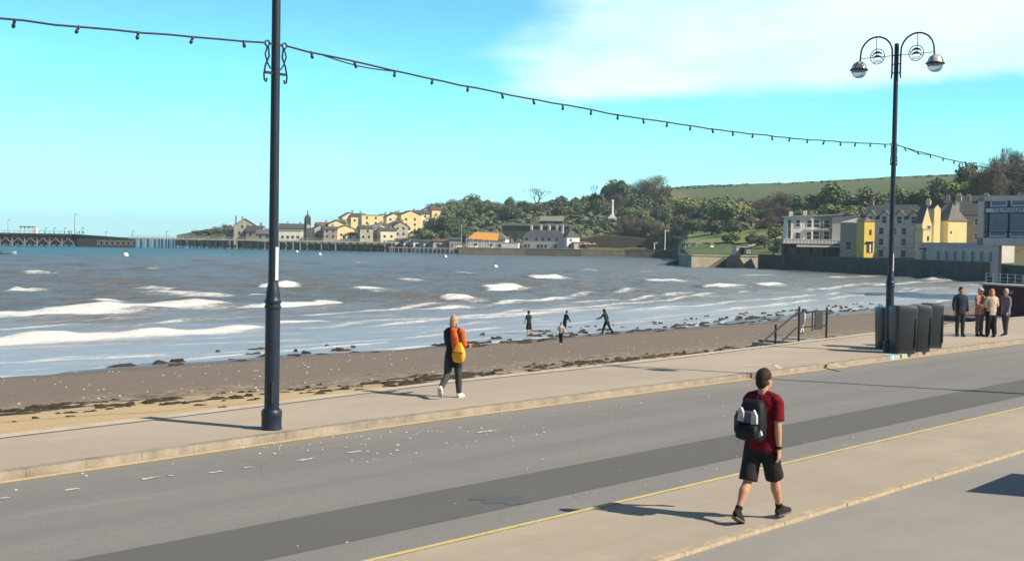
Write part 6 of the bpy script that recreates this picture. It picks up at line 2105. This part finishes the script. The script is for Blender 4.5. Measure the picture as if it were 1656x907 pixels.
# trees on the point at the left
for a in ((318, 372, 381, 22, 'dark'), (336, 368, 381, 24, 'dark'), (352, 366, 382, 22, 'dark'), (366, 362, 383, 18, 'mid'), (420, 366, 386, 16, 'brown'), (440, 368, 388, 18, 'brown')):
    tree(*a)
# hedges and scrub that read as one mass
def scrub(name, label, n, pick, m_, leaf):
    r = random.Random(len(label))
    mb = MB()
    for i in range(n):
        px, y = pick(r)
        p = on_land(px, y)
        s = leaf * r.uniform(.6, 1.5)
        for k in range(9):
            d = Vector((r.gauss(0, 1), r.gauss(0, 1), abs(r.gauss(.4, .6)))).normalized()
            c = p + d * s * 1.6 * Vector((1, 1, 1)).x
            q = (d + Vector((0, 0, .4))).to_track_quat('Z', 'Y').to_matrix() @ Matrix.Rotation(r.uniform(0, 6), 3, 'Z')
            mb.add([c + q @ Vector(v) * s for v in ((-1, -.6, 0), (.2, -.8, .2), (1, .1, -.15), (.1, .85, .25), (-.8, .5, 0))], [(0, 1, 2, 3, 4)])
    tag(mb.build(name, m_), label, 'scrub', kind='stuff')


scrub('undergrowth', 'dark undergrowth filling the wooded slope between the trees', 900, lambda r: (r.uniform(700, 1095), r.uniform(330, 392)), LM['dark'], 1.1)
scrub('undergrowth', 'brown and green undergrowth under the right-hand wood', 600, lambda r: (r.uniform(1100, 1600), r.uniform(322, 372)), LM['brown'], 1.1)
scrub('hedgerow', 'dark gorse and hedge line along the bare hill ridge', 260, lambda r: ((lambda q: (q, float(np.interp(q, [1085, 1160, 1260, 1340, 1420, 1500, 1580], [306, 301.5, 298.5, 295, 290.5, 286, 282])) + r.uniform(-.5, 1.5)))(r.uniform(1088, 1560) if r.random() < .35 else r.gauss(1130, 22))), LM['dark'], .8)
scrub('clipped_hedge', 'dark clipped shrubs along the front of the cafe', 60, lambda r: (r.uniform(1368, 1408), r.uniform(407, 412)), LM['dark'], .35)
# bright lawns and paths on the slope by the jetty: strips laid on the land
def patch(name, px0, px1, ya0, ya1, yb0, yb1, m_, lift=.12):
    mb = MB()
    n, k_ = 14, 5
    vs = []
    for i in range(n + 1):
        f = i / n
        px = px0 + (px1 - px0) * f
        d0 = on_land(px, yb0 + (yb1 - yb0) * f).y
        d1 = on_land(px, ya0 + (ya1 - ya0) * f).y
        for j in range(k_ + 1):
            p = land_at(px, d0 + (d1 - d0) * j / k_)
            vs.append((p.x, p.y, p.z + lift + .35))
    mb.add(vs, [(i * (k_ + 1) + j, (i + 1) * (k_ + 1) + j, (i + 1) * (k_ + 1) + j + 1, i * (k_ + 1) + j + 1) for i in range(n) for j in range(k_)])
    structure(mb.build(name, m_))


lawn_m = mat('lawn_grass', (.16, .21, .055), .95, .3, .15)
patch('lawn', 1098, 1185, 382, 378, 396, 394, lawn_m)
patch('lawn', 1185, 1262, 376, 372, 396, 392, lawn_m)
path_m = mat('path_gravel', (.42, .38, .28), .9, .2, .3)
patch('path', 1205, 1262, 402, 385, 405, 388, path_m, .3)
patch('path', 800, 960, 357, 350, 358.5, 351, mat('terrace_path', (.20, .22, .15), .9), .5)
patch('path', 740, 900, 366, 352, 367.5, 353.2, mat('terrace_path2', (.16, .17, .12), .9), .5)

# ------------------------------------------------------------------ air over the bay
hb_ = MB().box((0, 1500, 46), (11000, 11000, 108)).mesh('haze')
hm_ = bpy.data.materials.new('haze_air')
hm_.use_nodes = True
for n in list(hm_.node_tree.nodes):
    if n.type == 'BSDF_PRINCIPLED': hm_.node_tree.nodes.remove(n)
pv = hm_.node_tree.nodes.new('ShaderNodeVolumePrincipled')
pv.inputs['Color'].default_value = (.62, .88, 1, 1)
pv.inputs['Density'].default_value = .00015
hm_.node_tree.links.new(pv.outputs[0], [n for n in hm_.node_tree.nodes if n.type == 'OUTPUT_MATERIAL'][0].inputs['Volume'])
ho = link('haze', hb_, hm_)
ho['kind'] = 'stuff'
